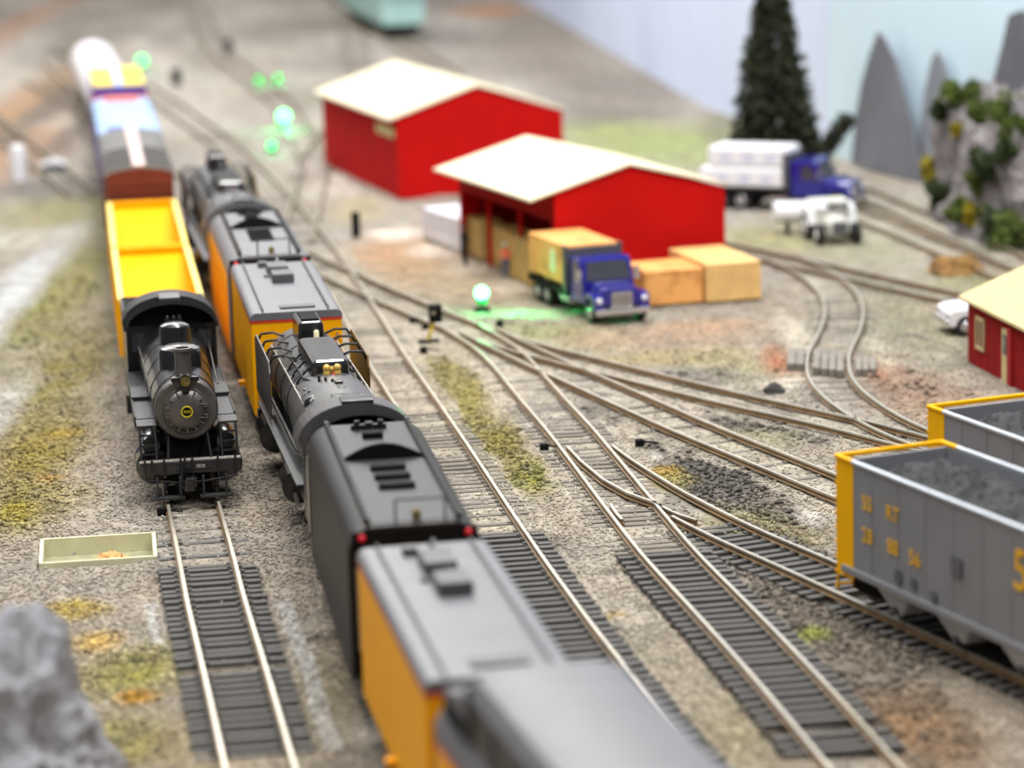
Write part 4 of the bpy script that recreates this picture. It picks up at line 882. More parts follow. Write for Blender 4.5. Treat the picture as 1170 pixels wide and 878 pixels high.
    b = MB(); b.lathe([(.1, 0), (.1, .22), (.07, .28)], (-.15, -h + 6.75, bz + 1.05), 'Z', 12); b.ball((-.15, -h + 6.75, bz + 1.36), .11, 12); b.build('safety_valve', GOLD if near else M_, o, smooth=True)
    b = MB(); b.lathe([(.1, 0), (.1, .22), (.07, .28)], (.15, -h + 6.75, bz + 1.05), 'Z', 12); b.ball((.15, -h + 6.75, bz + 1.36), .11, 12); b.build('safety_valve', GOLD if near else M_, o, smooth=True)
    MB().lathe([(.04, 0), (.04, .2), (.07, .26), (.03, .34)], (.0, -h + 6.8, bz + 1.05), 'Z', 10).build('whistle', GOLD if near else M_, o, smooth=True)
    MB().ball((.02, -h + 6.6, bz + 1.2), .05, 8).build('red_valve', REDLAMP, o)
    MB().lathe([(.08, 0), (.08, .34), (.05, .38)], (.12, h - 4.1, bz + 1.15), 'Z', 10).build('white_valve', CREAM_P if near else M_, o, smooth=True)
    MB().box(-.42, .42, -h + 3.2, -h + 3.5, bz + 1.12, bz + 1.3).build('turret_cover', BLK, o, bevel=.02)
    b = MB(); rr = random.Random(3)
    for k in range(16): b.box(*(lambda x, y, z: (x - .08, x + .08, y - .1, y + .1, z - .08, z + .1))(-.62 - rr.uniform(0, .25), -h + 3 + rr.uniform(0, 3.5), bz + .75 + rr.uniform(0, .2)))
    b.box(-.98, -.55, -h + 2.8, -h + 6.7, bz + .6, bz + .76); b.build('feedwater_gear', BLK, o, bevel=.01); MB().ball((-.78, -h + 4.6, bz + .8), .27, 12).build('air_reservoir', BLK, o, smooth=True); MB().ball((-.75, -h + 5.6, bz + .78), .2, 12).build('feedwater_pump', BLK, o, smooth=True)
    b = MB(); [b.tube((-.45 + .15 * k, -h + 6.0 - .3 * k, bz + 1.0), (-.45 + .15 * k, -h + 6.0 - .3 * k, bz + 1.32), .04, n=6) for k in range(3)]; b.path([(-.45, -h + 6, bz + 1.15), (.0, -h + 6, bz + 1.2)], .03); b.build('fittings', BLK, o)
    for k in range(9):
        for s in (-1, 1): MB().lathe([(.05, 0), (.06, .06), (.03, .1)], (s * .38, -h + 2.7 + k * .42, bz + 1.07), 'Z', 8).build('washout_plug', BLK, o)
    for k in range(3): MB().box(-.12, .1, -h + 3.9 + k * .55, -h + 4.15 + k * .55, bz + 1.12, bz + 1.24 + .04 * k).build('boiler_fitting', BLK, o, bevel=.02)
    for s in (-1, 1):
        MB().path([(s * .5, -h + 6.4, bz + 1.02), (s * .72, -h + 7.4, bz + .95), (s * .75, h - 4.2, bz + .9)], .05).build('sand_pipe', BLK, o, smooth=True)
        for k in range(3): MB().path([(s * .52, -h + 7.8 + k * 1.1, bz + 1.2), (s * .85, -h + 7.8 + k * 1.1, bz + .85), (s * 1.12, -h + 7.9 + k * 1.1, bz + .1)], .035).build('sand_pipe', BLK, o, smooth=True)
    MB().box(-1.4, 1.4, h - .3, h, 1.0, 1.5).build('pilot_beam', BLK, o)
    return o
big_engine(74.6, 90.2, 'nearer big black articulated steam engine seen from its cab end', BLK and GRM, mat('board_dark', (40, 41, 43), .5), True)
big_engine(113.0, 130.5, 'farther big grey steam engine at the head of the long train', LGRY, GRY, False)

# ---- small steam engine facing the camera (front is local -Y)
hd = PA.head(88)
(cx, cy), rz, L = PA.seg(82.75, 94.6)
o = empty('steam_locomotive', (cx - 0.0, cy), rz, 'small black steam engine facing forward with round yellow-ringed number plate', 'locomotive')
F0 = -L / 2   # front
def Y(v): return F0 + v
bz = 2.74
SMK = mat('smokebox_grey', (104, 99, 97), .38, .65, .12, 3, spec=.6)
MB().lathe([(.05, Y(1.9)), (.93, Y(1.9)), (.95, Y(4)), (1.02, Y(7)), (1.08, Y(10.2)), (.4, Y(10.2))], (0, 0, bz), 'Y', 44).build('boiler', BLK, o, smooth=True)
for yy, r_ in ((2.1, .945), (3.6, .965), (5.4, 1.0), (7.1, 1.035), (8.8, 1.07)): MB().lathe([(r_, -.035), (r_, .035)], (0, Y(yy), bz), 'Y', 44).build('boiler_band', BLK, o, smooth=True)
sb = MB().lathe([(.5, Y(1.4)), (.86, Y(1.4)), (.92, Y(1.46)), (.93, Y(1.55)), (.91, Y(1.6)), (.91, Y(2.0)), (.5, Y(2.0))], (0, 0, bz), 'Y', 48).build('smokebox', SMK, o, smooth=True)
b = MB(); [b.ball((.885 * math.cos(2 * math.pi * k / 24), Y(1.42), bz + .885 * math.sin(2 * math.pi * k / 24)), .022, 6) for k in range(24)]; b.build('rivet_ring', SMK, sb)
dz = bz - .03
d = MB().lathe([(.02, Y(1.16)), (.2, Y(1.17)), (.42, Y(1.21)), (.58, Y(1.28)), (.62, Y(1.33)), (.66, Y(1.33)), (.7, Y(1.41)), (.5, Y(1.45))], (0, 0, dz), 'Y', 48).build('smokebox_door', SMK, o, smooth=True)
b = MB()
for k in range(14):
    t_ = 2 * math.pi * (k + .5) / 14
    if abs(t_ - math.pi / 2) > .3: b = MB(); b.T = Matrix.Translation((0, 0, dz)) @ Matrix.Rotation(-t_, 4, 'Y'); b.box(.5, .62, Y(1.2), Y(1.3), -.025, .025); b.build('door_clamp', SMK, d, bevel=.01)
for zz in (.19, -.2): MB().box(.3, .62, Y(1.2), Y(1.26), dz + zz - .02, dz + zz + .02).build('door_hinge', SMK, d, bevel=.01)
pl = MB().lathe([(.02, Y(1.12)), (.15, Y(1.12)), (.155, Y(1.17))], (0, 0, dz + .02), 'Y', 28).build('number_plate', BLKM, o, smooth=True)
b = MB(); n = 28; rad = (.135, .17)
b.lathe([(.138, Y(1.1)), (.17, Y(1.1)), (.17, Y(1.15)), (.138, Y(1.15)), (.138, Y(1.1))], (0, 0, dz + .02), 'Y', 28)
RY = mat('plate_yellow', (196, 180, 40), .5)
MB().T
ring = MB()
for k in range(28):
    t0, t1 = 2 * math.pi * k / 28, 2 * math.pi * (k + 1) / 28
    ring.prism([(.135 * math.cos(t0), dz + .02 + .135 * math.sin(t0)), (.172 * math.cos(t0), dz + .02 + .172 * math.sin(t0)), (.172 * math.cos(t1), dz + .02 + .172 * math.sin(t1)), (.135 * math.cos(t1), dz + .02 + .135 * math.sin(t1))], Y(1.09), Y(1.14))
ring.build('plate_ring', RY, pl)
text_mesh('2828', .105, 'plate_number', RY, pl, Matrix.Translation((0, Y(1.105), dz + .02)) @ Matrix.Rotation(R(90), 4, 'X'), .008)
hl = MB(); hl.lathe([(.15, Y(1.1)), (.19, Y(1.1)), (.19, Y(1.5)), (.08, Y(1.6))], (0, 0, 3.62), 'Y', 24); hl = hl.build('headlight', BLK, o, smooth=True)
MB().lathe([(.02, Y(1.09)), (.14, Y(1.08)), (.14, Y(1.12))], (0, 0, 3.62), 'Y', 24).build('lens', mat('amber_lens', (104, 86, 36), .12, 0, .2, 6, spec=.9), hl, smooth=True)
b = MB(); b.box(-.13, .13, Y(1.15), Y(1.5), 3.3, 3.48); b.box(-.4, -.18, Y(1.25), Y(1.45), 3.58, 3.72); b.box(.18, .4, Y(1.25), Y(1.45), 3.58, 3.72); b.build('headlight_bracket', BLK, o, bevel=.03)
st = MB().lathe([(.34, 3.5), (.27, 3.62), (.235, 3.75), (.235, 4.3), (.28, 4.33), (.28, 4.42), (.2, 4.42), (.2, 4.36)], (0, Y(2.15), 0), 'Z', 32).build('smokestack', SMK, o, smooth=True)
MB().lathe([(.3, -.02), (.02, .0)], (0, Y(2.15), 3.5), 'Z', 16).build('stack_base', BLK, o)
MB().lathe([(.72, 3.3), (.64, 3.5), (.64, 3.98), (.58, 4.1), (.4, 4.18), (.02, 4.2)], (0, Y(3.9), 0), 'Z', 36).build('sand_dome', BLK, o, smooth=True)
MB().lathe([(.55, 3.5), (.48, 3.7), (.48, 4.1), (.44, 4.22), (.3, 4.3), (.02, 4.32)], (0, Y(7.0), 0), 'Z', 32).build('steam_dome', BLK, o, smooth=True)
b = MB(); [b.lathe([(.07, 3.7), (.07, 4.15), (.03, 4.22)], (xx, Y(8.7), 0), 'Z', 10) for xx in (-.15, .05, .22)]; b.build('safety_valve', BLK, o, smooth=True)
# cab
cb = MB(); cb.box(-1.42, -1.34, Y(9.9), Y(11.8), 1.3, 3.72); cb.box(1.34, 1.42, Y(9.9), Y(11.8), 1.3, 3.72); cb.box(-1.34, 1.34, Y(10.0), Y(10.08), 1.3, 3.72); cb.build('cab', BLK, o)
n = 16; b = MB(); b.prism([(1.34 * math.cos(math.pi * i / n), 3.7 + .74 * math.sin(math.pi * i / n)) for i in range(n + 1)], Y(10.0), Y(10.08)); b.build('cab_front', BLKM, o)
MB().arch(1.5, 3.64, .88, Y(9.55), Y(11.9), .09, 20).build('cab_roof', DGR, o, smooth=True)
MB().box(-.34, .34, Y(9.75), Y(10.7), 4.44, 4.62).build('roof_hatch', GRM, o, bevel=.03)
for s in (-1, 1):
    MB().box(s * .85, s * 1.25, Y(9.96), Y(9.995), 2.9, 3.5).build('window', GLASS, o) if s > 0 else MB().box(-1.25, -.85, Y(9.96), Y(9.995), 2.9, 3.5).build('window', GLASS, o)
    rb = MB(); x0, x1 = sorted((s * .86, s * 1.48)); rb.box(x0, x1, Y(2.6), Y(9.9), 2.14, 2.3); rb.box(*sorted((s * 1.43, s * 1.48)), Y(2.6), Y(9.9), 2.05, 2.36); rb.build('running_board', DGR, o, bevel=.015)
    MB().box(x0, x1, Y(5.2), Y(6.8), 2.3, 2.42).build('running_board_box', DGR, o, bevel=.02)
    lp = MB(); x0, x1 = sorted((s * .88, s * 1.46)); lp.box(x0, x1, Y(1.2), Y(2.1), 2.32, 2.38); lp.build('step_plate', GRY2 and DGR, o, bevel=.02)
    ld_ = MB()
    for xx in (.94, 1.38): ld_.path([(s * xx, Y(.72), 1.45), (s * xx, Y(1.2), 2.34)], .035)
    for k in range(3): ld_.box(*sorted((s * .94, s * 1.38)), Y(.8 + .13 * k), Y(.9 + .13 * k), 1.58 + .25 * k, 1.62 + .25 * k)
    ld_.build('ladder', BLK, o)
    cy_ = MB().lathe([(.1, -.72), (.48, -.7), (.52, -.6), (.5, -.55), (.5, .55), (.52, .6), (.2, .7)], (s * 1.02, Y(1.95), 1.12), 'Y', 30).build('cylinder', BLK, o, smooth=True)
    MB().lathe([(.1, -.78), (.26, -.75), (.28, -.6), (.28, .6), (.1, .7)], (s * 1.08, Y(1.95), 1.78), 'Y', 24).build('valve_chest', BLK, cy_, smooth=True)
    MB().path([(s * .62, Y(.7), 1.42), (s * .55, Y(1.5), 2.1)], .045).build('pilot_brace', BLKM, o)
    MB().path([(s * .98, Y(2.2), bz + .55), (s * 1.1, Y(9.8), bz + .62)], .025).build('handrail', BLK, o)
    fb = MB(); fb.box(*sorted((s * .22, s * 1.12)), Y(0), Y(.34), .42, .48); fb.box(*sorted((s * .3, s * .36)), Y(.1), Y(.2), .48, 1.05); fb.box(*sorted((s * .95, s * 1.01)), Y(.1), Y(.2), .48, 1.05); fb.build('footboard', DGR, o)
    for k, yy in enumerate((3.9, 5.3, 6.7, 8.1)):
        MB().lathe([(.12, -.08), (.62, -.07), (.68, 0), (.62, .07), (.12, .08)], (s * .76, Y(yy), RT + .66), 'X', 26).build('driving_wheel', BLK, o, smooth=True)
    MB().lathe([(.1, -.06), (.38, -.05), (.38, .05), (.1, .06)], (s * .74, Y(1.0), RT + .38), 'X', 20).build('pilot_wheel', BLK, o, smooth=True)
    MB().box(*sorted((s * .98, s * 1.08)), Y(3.2), Y(8.2), .85, 1.02).build('side_rod', STEEL, o, bevel=.02)
    MB().box(*sorted((s * 1.34, s * 1.5)), Y(11.0), Y(11.5), .7, 1.3).build('cab_step', BLK, o)
pb = MB().box(-1.46, 1.46, Y(.42), Y(.8), 1.05, 1.42).build('pilot_beam', BLK, o, bevel=.03)
b = MB(); b.box(-1.44, 1.44, Y(.44), Y(.74), 1.42, 1.45); b.build('beam_plate', mat('worn_grey', (120, 116, 110), .6, .2, .25, 4), o)
b = MB(); b.box(-1.0, 1.0, Y(.75), Y(2.9), 1.15, 1.3); b.box(-.62, .62, Y(1.6), Y(2.8), 1.2, 2.0); b.build('saddle', BLKM, o)
b = MB(); b.box(-.9, .9, Y(2.5), Y(11.5), .95, 1.6); b.box(-1.3, 1.3, Y(9.9), Y(11.9), 1.15, 1.3); b.build('frame', BLKM, o)
b = MB(); b.box(-.4, .6, Y(.36), Y(.42), 1.1, 1.16); [b.tube((xx, Y(.4), .98), (xx, Y(.4), 1.55), .035, n=6) for xx in (-1.3, -1.1, -.75, -.28, -.16, .05, .78, 1.28)]
b.path([(-1.3, Y(.4), .95), (-.35, Y(.3), .85), (.35, Y(.3), .85), (1.3, Y(.4), .95)], .03); b.path([(-.28, Y(.35), 1.3), (-.26, Y(.2), .8), (-.2, Y(.25), .6)], .045); b.build('pilot_piping', BLK, o)
b = MB(); b.box(-.14, .14, Y(-.12), Y(.45), .78, 1.0); b.box(-.2, .06, Y(-.3), Y(-.1), .7, 1.08); b.build('coupler', BLK, o, bevel=.03)
text_mesh('2828', .13, 'beam_number', mat('beam_white', (190, 188, 180), .6), pb, Matrix.Translation((.28, Y(.415), 1.27)) @ Matrix.Rotation(R(90), 4, 'X'), .006)
# tender of the small engine
(cx, cy), rz, L = PA.seg(95.0, 100.3); o = empty('engine_tender', (cx, cy), rz, 'low black tender between the small steam engine and the yellow wagons', 'tender'); h = L / 2
b = MB(); b.box(-1.4, 1.4, -h, h, 1.05, 2.9); b.build('tank', BLK, o, bevel=.04)
b = MB(); b.box(-1.4, -1.32, -h, h, 2.9, 3.35); b.box(1.32, 1.4, -h, h, 2.9, 3.35); b.box(-1.32, 1.32, h - .08, h, 2.9, 3.35); b.build('coal_board', DGR, o)
b = MB(); b.box(-1.3, 1.3, h - 1.9, h - .1, 2.9, 3.32); b.build('rear_deck', BLKM, o)
b = MB(); rr = random.Random(2)
for k in range(260): b.ball((rr.uniform(-1.1, 1.1), rr.uniform(-h + .3, h - 2.0), 2.9 + rr.uniform(0, .15)), rr.uniform(.08, .16), 5)
c_ = b.build('coal', COALM, o); c_['kind'] = 'stuff'
bogie(o, -h + 1.3, .4, 1.4); bogie(o, h - 1.3, .4, 1.4)

# yellow open wagons
def yellow_wagon(y0, y1, label):
    (cx, cy), rz, L = PA.seg(y0, y1); o = empty('open_wagon', (cx, cy), rz, label, 'wagon', 'yellow open wagons'); h = L / 2; zt = 3.2
    b = MB(); b.box(-1.42, -1.34, -h, h, 1.1, zt - .1); b.box(1.34, 1.42, -h, h, 1.1, zt - .1); b.box(-1.34, 1.34, -h, -h + .08, 1.1, zt - .1); b.box(-1.34, 1.34, h - .08, h, 1.1, zt - .1); b.box(-1.34, 1.34, -h + .08, h - .08, 1.1, 1.2)
    b.build('body', YEL, o)
    MB().prism([(h - .08, zt - .3), (h - .08, 1.2), (h - 3.2, 1.2)], -1.34, 1.34, 'X').build('slope_sheet', YEL, o); MB().prism([(-h + .08, zt - .3), (-h + 3.2, 1.2), (-h + .08, 1.2)], -1.34, 1.34, 'X').build('slope_sheet', YEL, o)
    for s in (-1, 1): MB().box(*sorted((s * 1.24, s * 1.48)), -h, h, zt - .14, zt).build('side_chord', YELT, o, bevel=.03)
    for s in (-1, 1): MB().box(-1.24, 1.24, *sorted((s * h, s * (h - .16))), zt - .14, zt).build('end_chord', YEL, o, bevel=.03)
    for s in (-1, 1):
        for k in range(8): MB().box(*sorted((s * 1.42, s * 1.5)), -h + .5 + k * (L - 1.1) / 7, -h + .6 + k * (L - 1.1) / 7, 1.1, zt - .14).build('side_rib', YEL, o)
    MB().box(-.5, .5, -h + .2, h - .2, .85, 1.1).build('underframe', BLKM, o); bogie(o, -h + 1.6); bogie(o, h - 1.6); coupler(o, h, 1)
yellow_wagon(100.9, 112.3, 'nearer yellow open wagon just behind the small steam engine')
yellow_wagon(112.75, 125.1, 'farther yellow open wagon ahead of the brown boxcar')
# brown boxcar
(cx, cy), rz, L = PA.seg(125.9, 140.6); o = empty('boxcar', (cx, cy), rz, 'brown boxcar with grey roof and pale walkway', 'wagon'); h = L / 2
MB().box(-1.42, 1.42, -h, h, 1.05, 4.2).build('body', BROWN, o, bevel=.04)
MB().arch(1.5, 4.15, .38, -h - .05, h + .05, .06, 12).build('roof', mat('zinc_roof', (150, 148, 146), .5, .2, .1, 1), o, smooth=True)
b = MB(); b.prism([(1.44 * math.cos(math.pi * i / 12), 4.15 + .33 * math.sin(math.pi * i / 12)) for i in range(13)], -h - .02, -h + .1); b.prism([(1.44 * math.cos(math.pi * i / 12), 4.15 + .33 * math.sin(math.pi * i / 12)) for i in range(13)], h - .1, h + .02); b.build('end_gable', BROWN, o)
MB().box(-.27, .27, -h - .1, h + .1, 4.55, 4.62).build('roof_walkway', mat('pale_walk', (206, 184, 180), .6), o)
b = MB(); [b.box(-1.35, 1.35, -h - .05, -h, 1.3 + k * .35, 1.4 + k * .35) for k in range(8)]; b.build('end_rib', BROWN, o)
for s in (-1, 1): MB().box(*sorted((s * 1.42, s * 1.5)), -1.2, 1.2, 1.1, 4.0).build('side_door', BROWN, o)
MB().box(-.6, .6, -h, h, .8, 1.05).build('underframe', BLKM, o); bogie(o, -h + 1.9); bogie(o, h - 1.9); coupler(o, h, 1)
# light blue and navy container cars
(cx, cy), rz, L = PA.seg(141.4, 156.9); o = empty('covered_wagon', (cx, cy), rz, 'navy wagon with pale blue roof behind the brown boxcar', 'wagon'); h = L / 2
MB().box(-1.42, 1.42, -h, h, 1.0, 4.1).build('body', NAVY, o, bevel=.04)
MB().prism([(-1.5, 4.1), (1.5, 4.1), (1.2, 4.3), (-1.2, 4.3)], -h - .05, h + .05).build('roof', LBLUE, o)
MB().box(-1.0, .1, -h + .1, -h + 1.6, 4.3, 4.36).build('roof_panel', NAVY, o)
MB().box(-.9, .9, h - 2.4, h - .3, 4.3, 4.42).build('roof_patch', mat('salmon', (206, 120, 110), .6), o)
bogie(o, -h + 1.9); bogie(o, h - 1.9)
(cx, cy), rz, L = PA.seg(157.4, 168.6); o = empty('container_wagon', (cx, cy), rz, 'tall navy wagon with two yellow roof panels and a red end stripe', 'wagon'); h = L / 2
MB().box(-1.42, 1.42, -h, h, 1.0, 4.8).build('body', NAVY, o, bevel=.04)
MB().box(-1.44, 1.44, -h - .03, -h, 4.1, 4.42).build('red_stripe', REDL, o)
for s in (-1, 1): MB().box(*sorted((s * .22, s * 1.36)), -h + .5, h - .5, 4.8, 4.9).build('roof_panel', mat('panel_yellow', (252, 214, 70), .5), o)
MB().box(-.2, .2, -h + .3, h - .2, 4.8, 4.88).build('roof_strip', mat('strip_blue', (176, 190, 240), .5), o)
MB().box(-1.42, 1.42, h - .45, h, 4.8, 4.87).build('roof_edge', mat('strip_blue', (176, 190, 240)), o)
bogie(o, -h + 1.9); bogie(o, h - 1.9)
(cx, cy), rz, L = PA.seg(169.3, 197); o = empty('covered_hopper', (cx, cy), rz, 'white rounded wagon at the far end of the left train', 'wagon'); h = L / 2
b = MB(); n = 20; b.prism([(1.45 * math.cos(2 * math.pi * i / n), 2.65 + 1.35 * math.sin(2 * math.pi * i / n)) for i in range(n)], -h, h); b.build('body', mat('far_white', (236, 232, 238), .5), o, smooth=True)
MB().box(-.9, .9, -h + .5, h - .5, .9, 1.9).build('underframe', GRY2, o); bogie(o, -h + 1.9); bogie(o, h - 1.9)
# teal coach far away
x, y = at(462, 46); o = empty('teal_coach', (x, y), R(11), 'pale teal railway coach at the top of the picture', 'coach'); 
MB().box(-1.7, 1.7, 0, 24, 1.2, 4.6).build('body', TEAL, o, bevel=.06); MB().prism([(-1.8, 4.6), (1.8, 4.6), (1.3, 5.1), (-1.3, 5.1)], -.1, 24.1).build('roof', TEALR, o)
MB().box(-1.6, 1.6, -.06, 0, 3.0, 3.5).build('end_window', mat('teal_glass', (124, 158, 160), .3), o)
MB().box(-1.3, 1.3, .3, 23.5, .7, 1.2).build('underframe', BLKM, o); bogie(o, 2.6); bogie(o, 20)

# ------------------------------------------------------------------ coal hoppers on the right
def hopper(corner, ang, label, L=13.2, first=False):
    """corner: far left top corner; local +Y to far end"""
    W = 2.95; u = Vector((math.cos(ang), math.sin(ang))); v = Vector((-math.sin(ang), math.cos(ang)))
    c = Vector(corner) + u * W / 2 - v * L / 2
    o = empty('coal_hopper', (c.x, c.y), ang, label, 'hopper wagon', 'grey coal hoppers'); h = L / 2; hw = W / 2; zt = 4.0; zb = 1.3
    b = MB(); b.box(-hw, -hw + .07, -h + .35, h - .35, zb, zt - .1); b.box(hw - .07, hw, -h + .35, h - .35, zb, zt - .1); b.box(-hw + .07, hw - .07, h - .43, h - .35, 2.3, zt - .1); b.box(-hw + .07, hw - .07, -h + .35, -h + .43, 2.3, zt - .1); b.build('body', HOPG, o)
    for s in (-1, 1):
        for k in range(10): MB().box(*sorted((s * hw, s * (hw + .012))), -h + .4 + k * (L - .9) / 10, -h + .5 + k * (L - .9) / 10, zb, zt - .1).build('side_rib', HOPG, o)
        MB().box(*sorted((s * (hw - .06), s * (hw + .06))), -h, h - .8, zt - .1, zt).build('side_chord', HOPL, o, bevel=.03)
        MB().box(*sorted((s * (hw - .06), s * (hw + .06))), h - .8, h, zt - .1, zt).build('corner_chord', YEL, o, bevel=.03)
        MB().box(*sorted((s * (hw - .05), s * (hw + .08))), -h + .3, h - .35, zb - .18, zb).build('side_sill', HOPG, o, bevel=.02)
        MB().box(*sorted((s * (hw - .02), s * (hw + .015))), h - .85, h - .05, 1.0, zt - .1).build('corner_post', YEL, o); MB().box(*sorted((s * (hw - .1), s * hw)), -h + .1, -h + .36, .95, zt - .1).build('corner_post', YEL, o)
    b = MB(); b.box(-hw, hw, h - .1, h, zt - .12, zt); b.build('end_chord', YEL, o, bevel=.03)
    b = MB(); b.box(-hw, hw, -h, -h + .1, zt - .12, zt); b.build('end_chord', YEL, o, bevel=.03)
    for s in (-1, 1):
        b = MB(); ye = s * h
        b.box(-hw, -hw + .05, *sorted((ye, ye - s * .05)), .55, zt - .1); b.box(-hw + .42, -hw + .47, *sorted((ye, ye - s * .05)), .55, zt - .1)
        for k in range(9): b.box(-hw - .03, -hw + .47, *sorted((ye + s * .03, ye - s * .03)), .65 + k * .37, .7 + k * .37)
        b.box(-hw, hw, *sorted((ye, ye - s * .12)), 1.0, 1.25)
        b.build('end_ladder', YEL, o)
        b = MB(); b.prism([(s * (h - .42), 2.4), (s * (h - 2.6), 1.2), (s * (h - .42), 2.3)] if s > 0 else [(s * (h - .42), 2.4), (s * (h - .42), 2.3), (s * (h - 2.6), 1.2)], -hw + .08, hw - .08, 'X'); b.build('slope_sheet', HOPG, o)
        bogie(o, s * (h - 1.35), .42, 1.6, .98); coupler(o, s * h, s)
    nP = 4
    for k in range(nP):
        yc = -h + 3.0 + (k + .0) * (L - 5.0) / (nP - 1) - .5
        b = MB(); vs = [(-hw + .03, yc - .85, zb - .1), (hw - .03, yc - .85, zb - .1), (hw - .03, yc + .85, zb - .1), (-hw + .03, yc + .85, zb - .1), (-hw + .25, yc - .28, .55), (hw - .25, yc - .28, .55), (hw - .25, yc + .28, .55), (-hw + .25, yc + .28, .55)]
        b.add(vs, [(0, 1, 5, 4), (1, 2, 6, 5), (2, 3, 7, 6), (3, 0, 4, 7), (4, 5, 6, 7), (0, 3, 2, 1)]); pk = b.build('discharge_chute', HOPL, o, bevel=.03)
        MB().tube((-hw + .12, yc, .62), (hw - .12, yc, .62), .1, n=10).build('chute_gate', GRY2, pk)
    # coal heap
    nx_, ny_ = 26, 90; vs = []; fs = []
    for j in range(ny_):
        for i in range(nx_):
            a = i / (nx_ - 1) * 2 - 1; t_ = j / (ny_ - 1) * 2 - 1
            x = a * (hw - .09); yv = t_ * (h - .5)
            z = 3.35 + .75 * (1 - a * a) * min(1, (1 - abs(t_)) * 3.5) ** .6 - (.35 if abs(t_) > .9 else 0) * (abs(t_) - .9) * 10 + .22 * noise.fractal(Vector((x * 1.8, yv * 1.8, 5 + ang)), .8, 2, 5)
            vs.append((x, yv, z))
    fs = [(j * nx_ + i, j * nx_ + i + 1, (j + 1) * nx_ + i + 1, (j + 1) * nx_ + i) for j in range(ny_ - 1) for i in range(nx_ - 1)]
    k0 = len(vs); vs += [(-hw + .09, -h + .5, 2.6), (hw - .09, -h + .5, 2.6), (hw - .09, h - .5, 2.6), (-hw + .09, h - .5, 2.6)]
    e1 = list(range(nx_)); fs += [tuple(e1[::-1]) + (k0, k0 + 1)]; e2 = [(ny_ - 1) * nx_ + i for i in range(nx_)]; fs += [tuple(e2) + (k0 + 2, k0 + 3)]
    e3 = [j * nx_ for j in range(ny_)]; fs += [tuple(e3) + (k0 + 3, k0)]; e4 = [j * nx_ + nx_ - 1 for j in range(ny_)]; fs += [tuple(e4[::-1]) + (k0 + 1, k0 + 2)]; fs += [(k0, k0 + 3, k0 + 2, k0 + 1)]
    cm = MB().add(vs, fs).build('coal_load', COALM, None)
    cm.location = (c.x, c.y, 0); cm.rotation_euler.z = ang
    tag(cm, 'heap of dark coal filling the ' + ('nearer' if first else 'farther') + ' grey hopper', 'coal', 'coal loads')
    # lettering on the left side
    def side_text(t, size, yy, zz, nm):
        M = Matrix.Translation((-hw - .035, yy, zz)) @ Matrix(((0, 0, -1, 0), (-1, 0, 0, 0), (0, 1, 0, 0), (0, 0, 0, 1)))
        text_mesh(t, size, nm, LETTER, o, M, .006)
    if first:
        side_text('SS', .52, h - 1.55, 3.05, 'lettering'); side_text('RT', .52, h - 2.75, 3.05, 'lettering')
        side_text('28', .52, h - 1.55, 2.25, 'lettering'); side_text('88', .52, h - 2.75, 2.25, 'lettering'); side_text('56', .52, h - 3.75, 2.2, 'lettering')
        side_text('5', 1.35, h - 8.25, 2.95, 'lettering')
        for yy, zz, sz in ((h - 5.6, 2.45, .45), (h - 3.0, 1.6, .3), (h - 3.7, 1.6, .25), (h - 4.6, 1.5, .25)):
            MB().box(-hw - .05, -hw - .03, yy - sz / 2, yy + sz / 2, zz - sz / 2, zz + sz / 2).build('data_panel', mat('panel_dark', (92, 94, 98), .7), o)
    return o
HA = R(23.0)
hopper(at(955, 518, 4.0), HA, 'nearer grey coal hopper with yellow end and yellow lettering', first=True)
hopper(at(1060, 462, 4.0), R(22), 'farther grey coal hopper with yellow end, behind the lettered one')

# ------------------------------------------------------------------ signals and small things
GREEN = (80, 255, 130)
def green_signal(x, y, z, r, power, label, em=6):
    o = empty('green_signal', (x, y), 0, label, 'signal light', 'green signal lights')
    b = MB(); b.tube((0, 0, 0), (0, 0, z - .2), .06, n=8); b.box(-.3, .3, -.2, .2, 0, .15); b.build('post', BLKM, o)
    MB().box(-.22, .22, -.05, .28, z - .5, z + .2).build('signal_head', mat('signal_green', (30, 90, 50), .5), o, bevel=.03)
    MB().ball((0, -.12, z), r, 20).build('lamp', mat('green_led_%g' % em, (60, 220, 110), .3, 0, 0, emit=em, emitc=(80, 255, 130)), o, smooth=True)
    l = bpy.data.lights.new('green_led', 'SPOT' if power > 1000 else 'POINT'); l.energy = power
    if power > 1000: l.spot_size = R(64); l.spot_blend = .6
    l.energy = power; l.color = (.05, 1, .25); l.shadow_soft_size = r; lo = bpy.data.objects.new('green_led', l); COL.objects.link(lo); lo.parent = o; lo.location = (0, -.55, z + .1)
    if power > 1000: lo.location = (.25, -.35, z); l2 = bpy.data.lights.new('green_glow', 'POINT'); l2.energy = 130; l2.color = (.05, 1, .25); l2.shadow_soft_size = r; lp2 = bpy.data.objects.new('green_glow', l2); COL.objects.link(lp2); lp2.parent = o; lp2.location = (.1, -.5, .55); lo.rotation_euler = Vector((1, -.3, -.5)).to_track_quat('-Z', 'Y').to_euler()
    return o
x, y = at(551, 356); green_signal(x, y, .75, .27, 1700, 'bright green signal light on the ground left of the blue truck', 14)
x, y = at(325, 148); green_signal(x, y, .8, .36, 350, 'large bright green signal light in the far yard, left of the farther shed', 9)
x, y = at(311, 176); green_signal(x, y, .5, .2, 60, 'small green light just below the large one in the far yard', 3)
x, y = at(163, 80); green_signal(x, y, .7, .34, 120, 'green light beside the white wagon of the left train', 2.2)
x, y = at(296, 98); green_signal(x, y, .4, .12, 60, 'faint green light, left of the pair above the large green light', .5)
x, y = at(318, 95); green_signal(x, y, .4, .12, 60, 'faint green light, right of the pair above the large green light', .5)
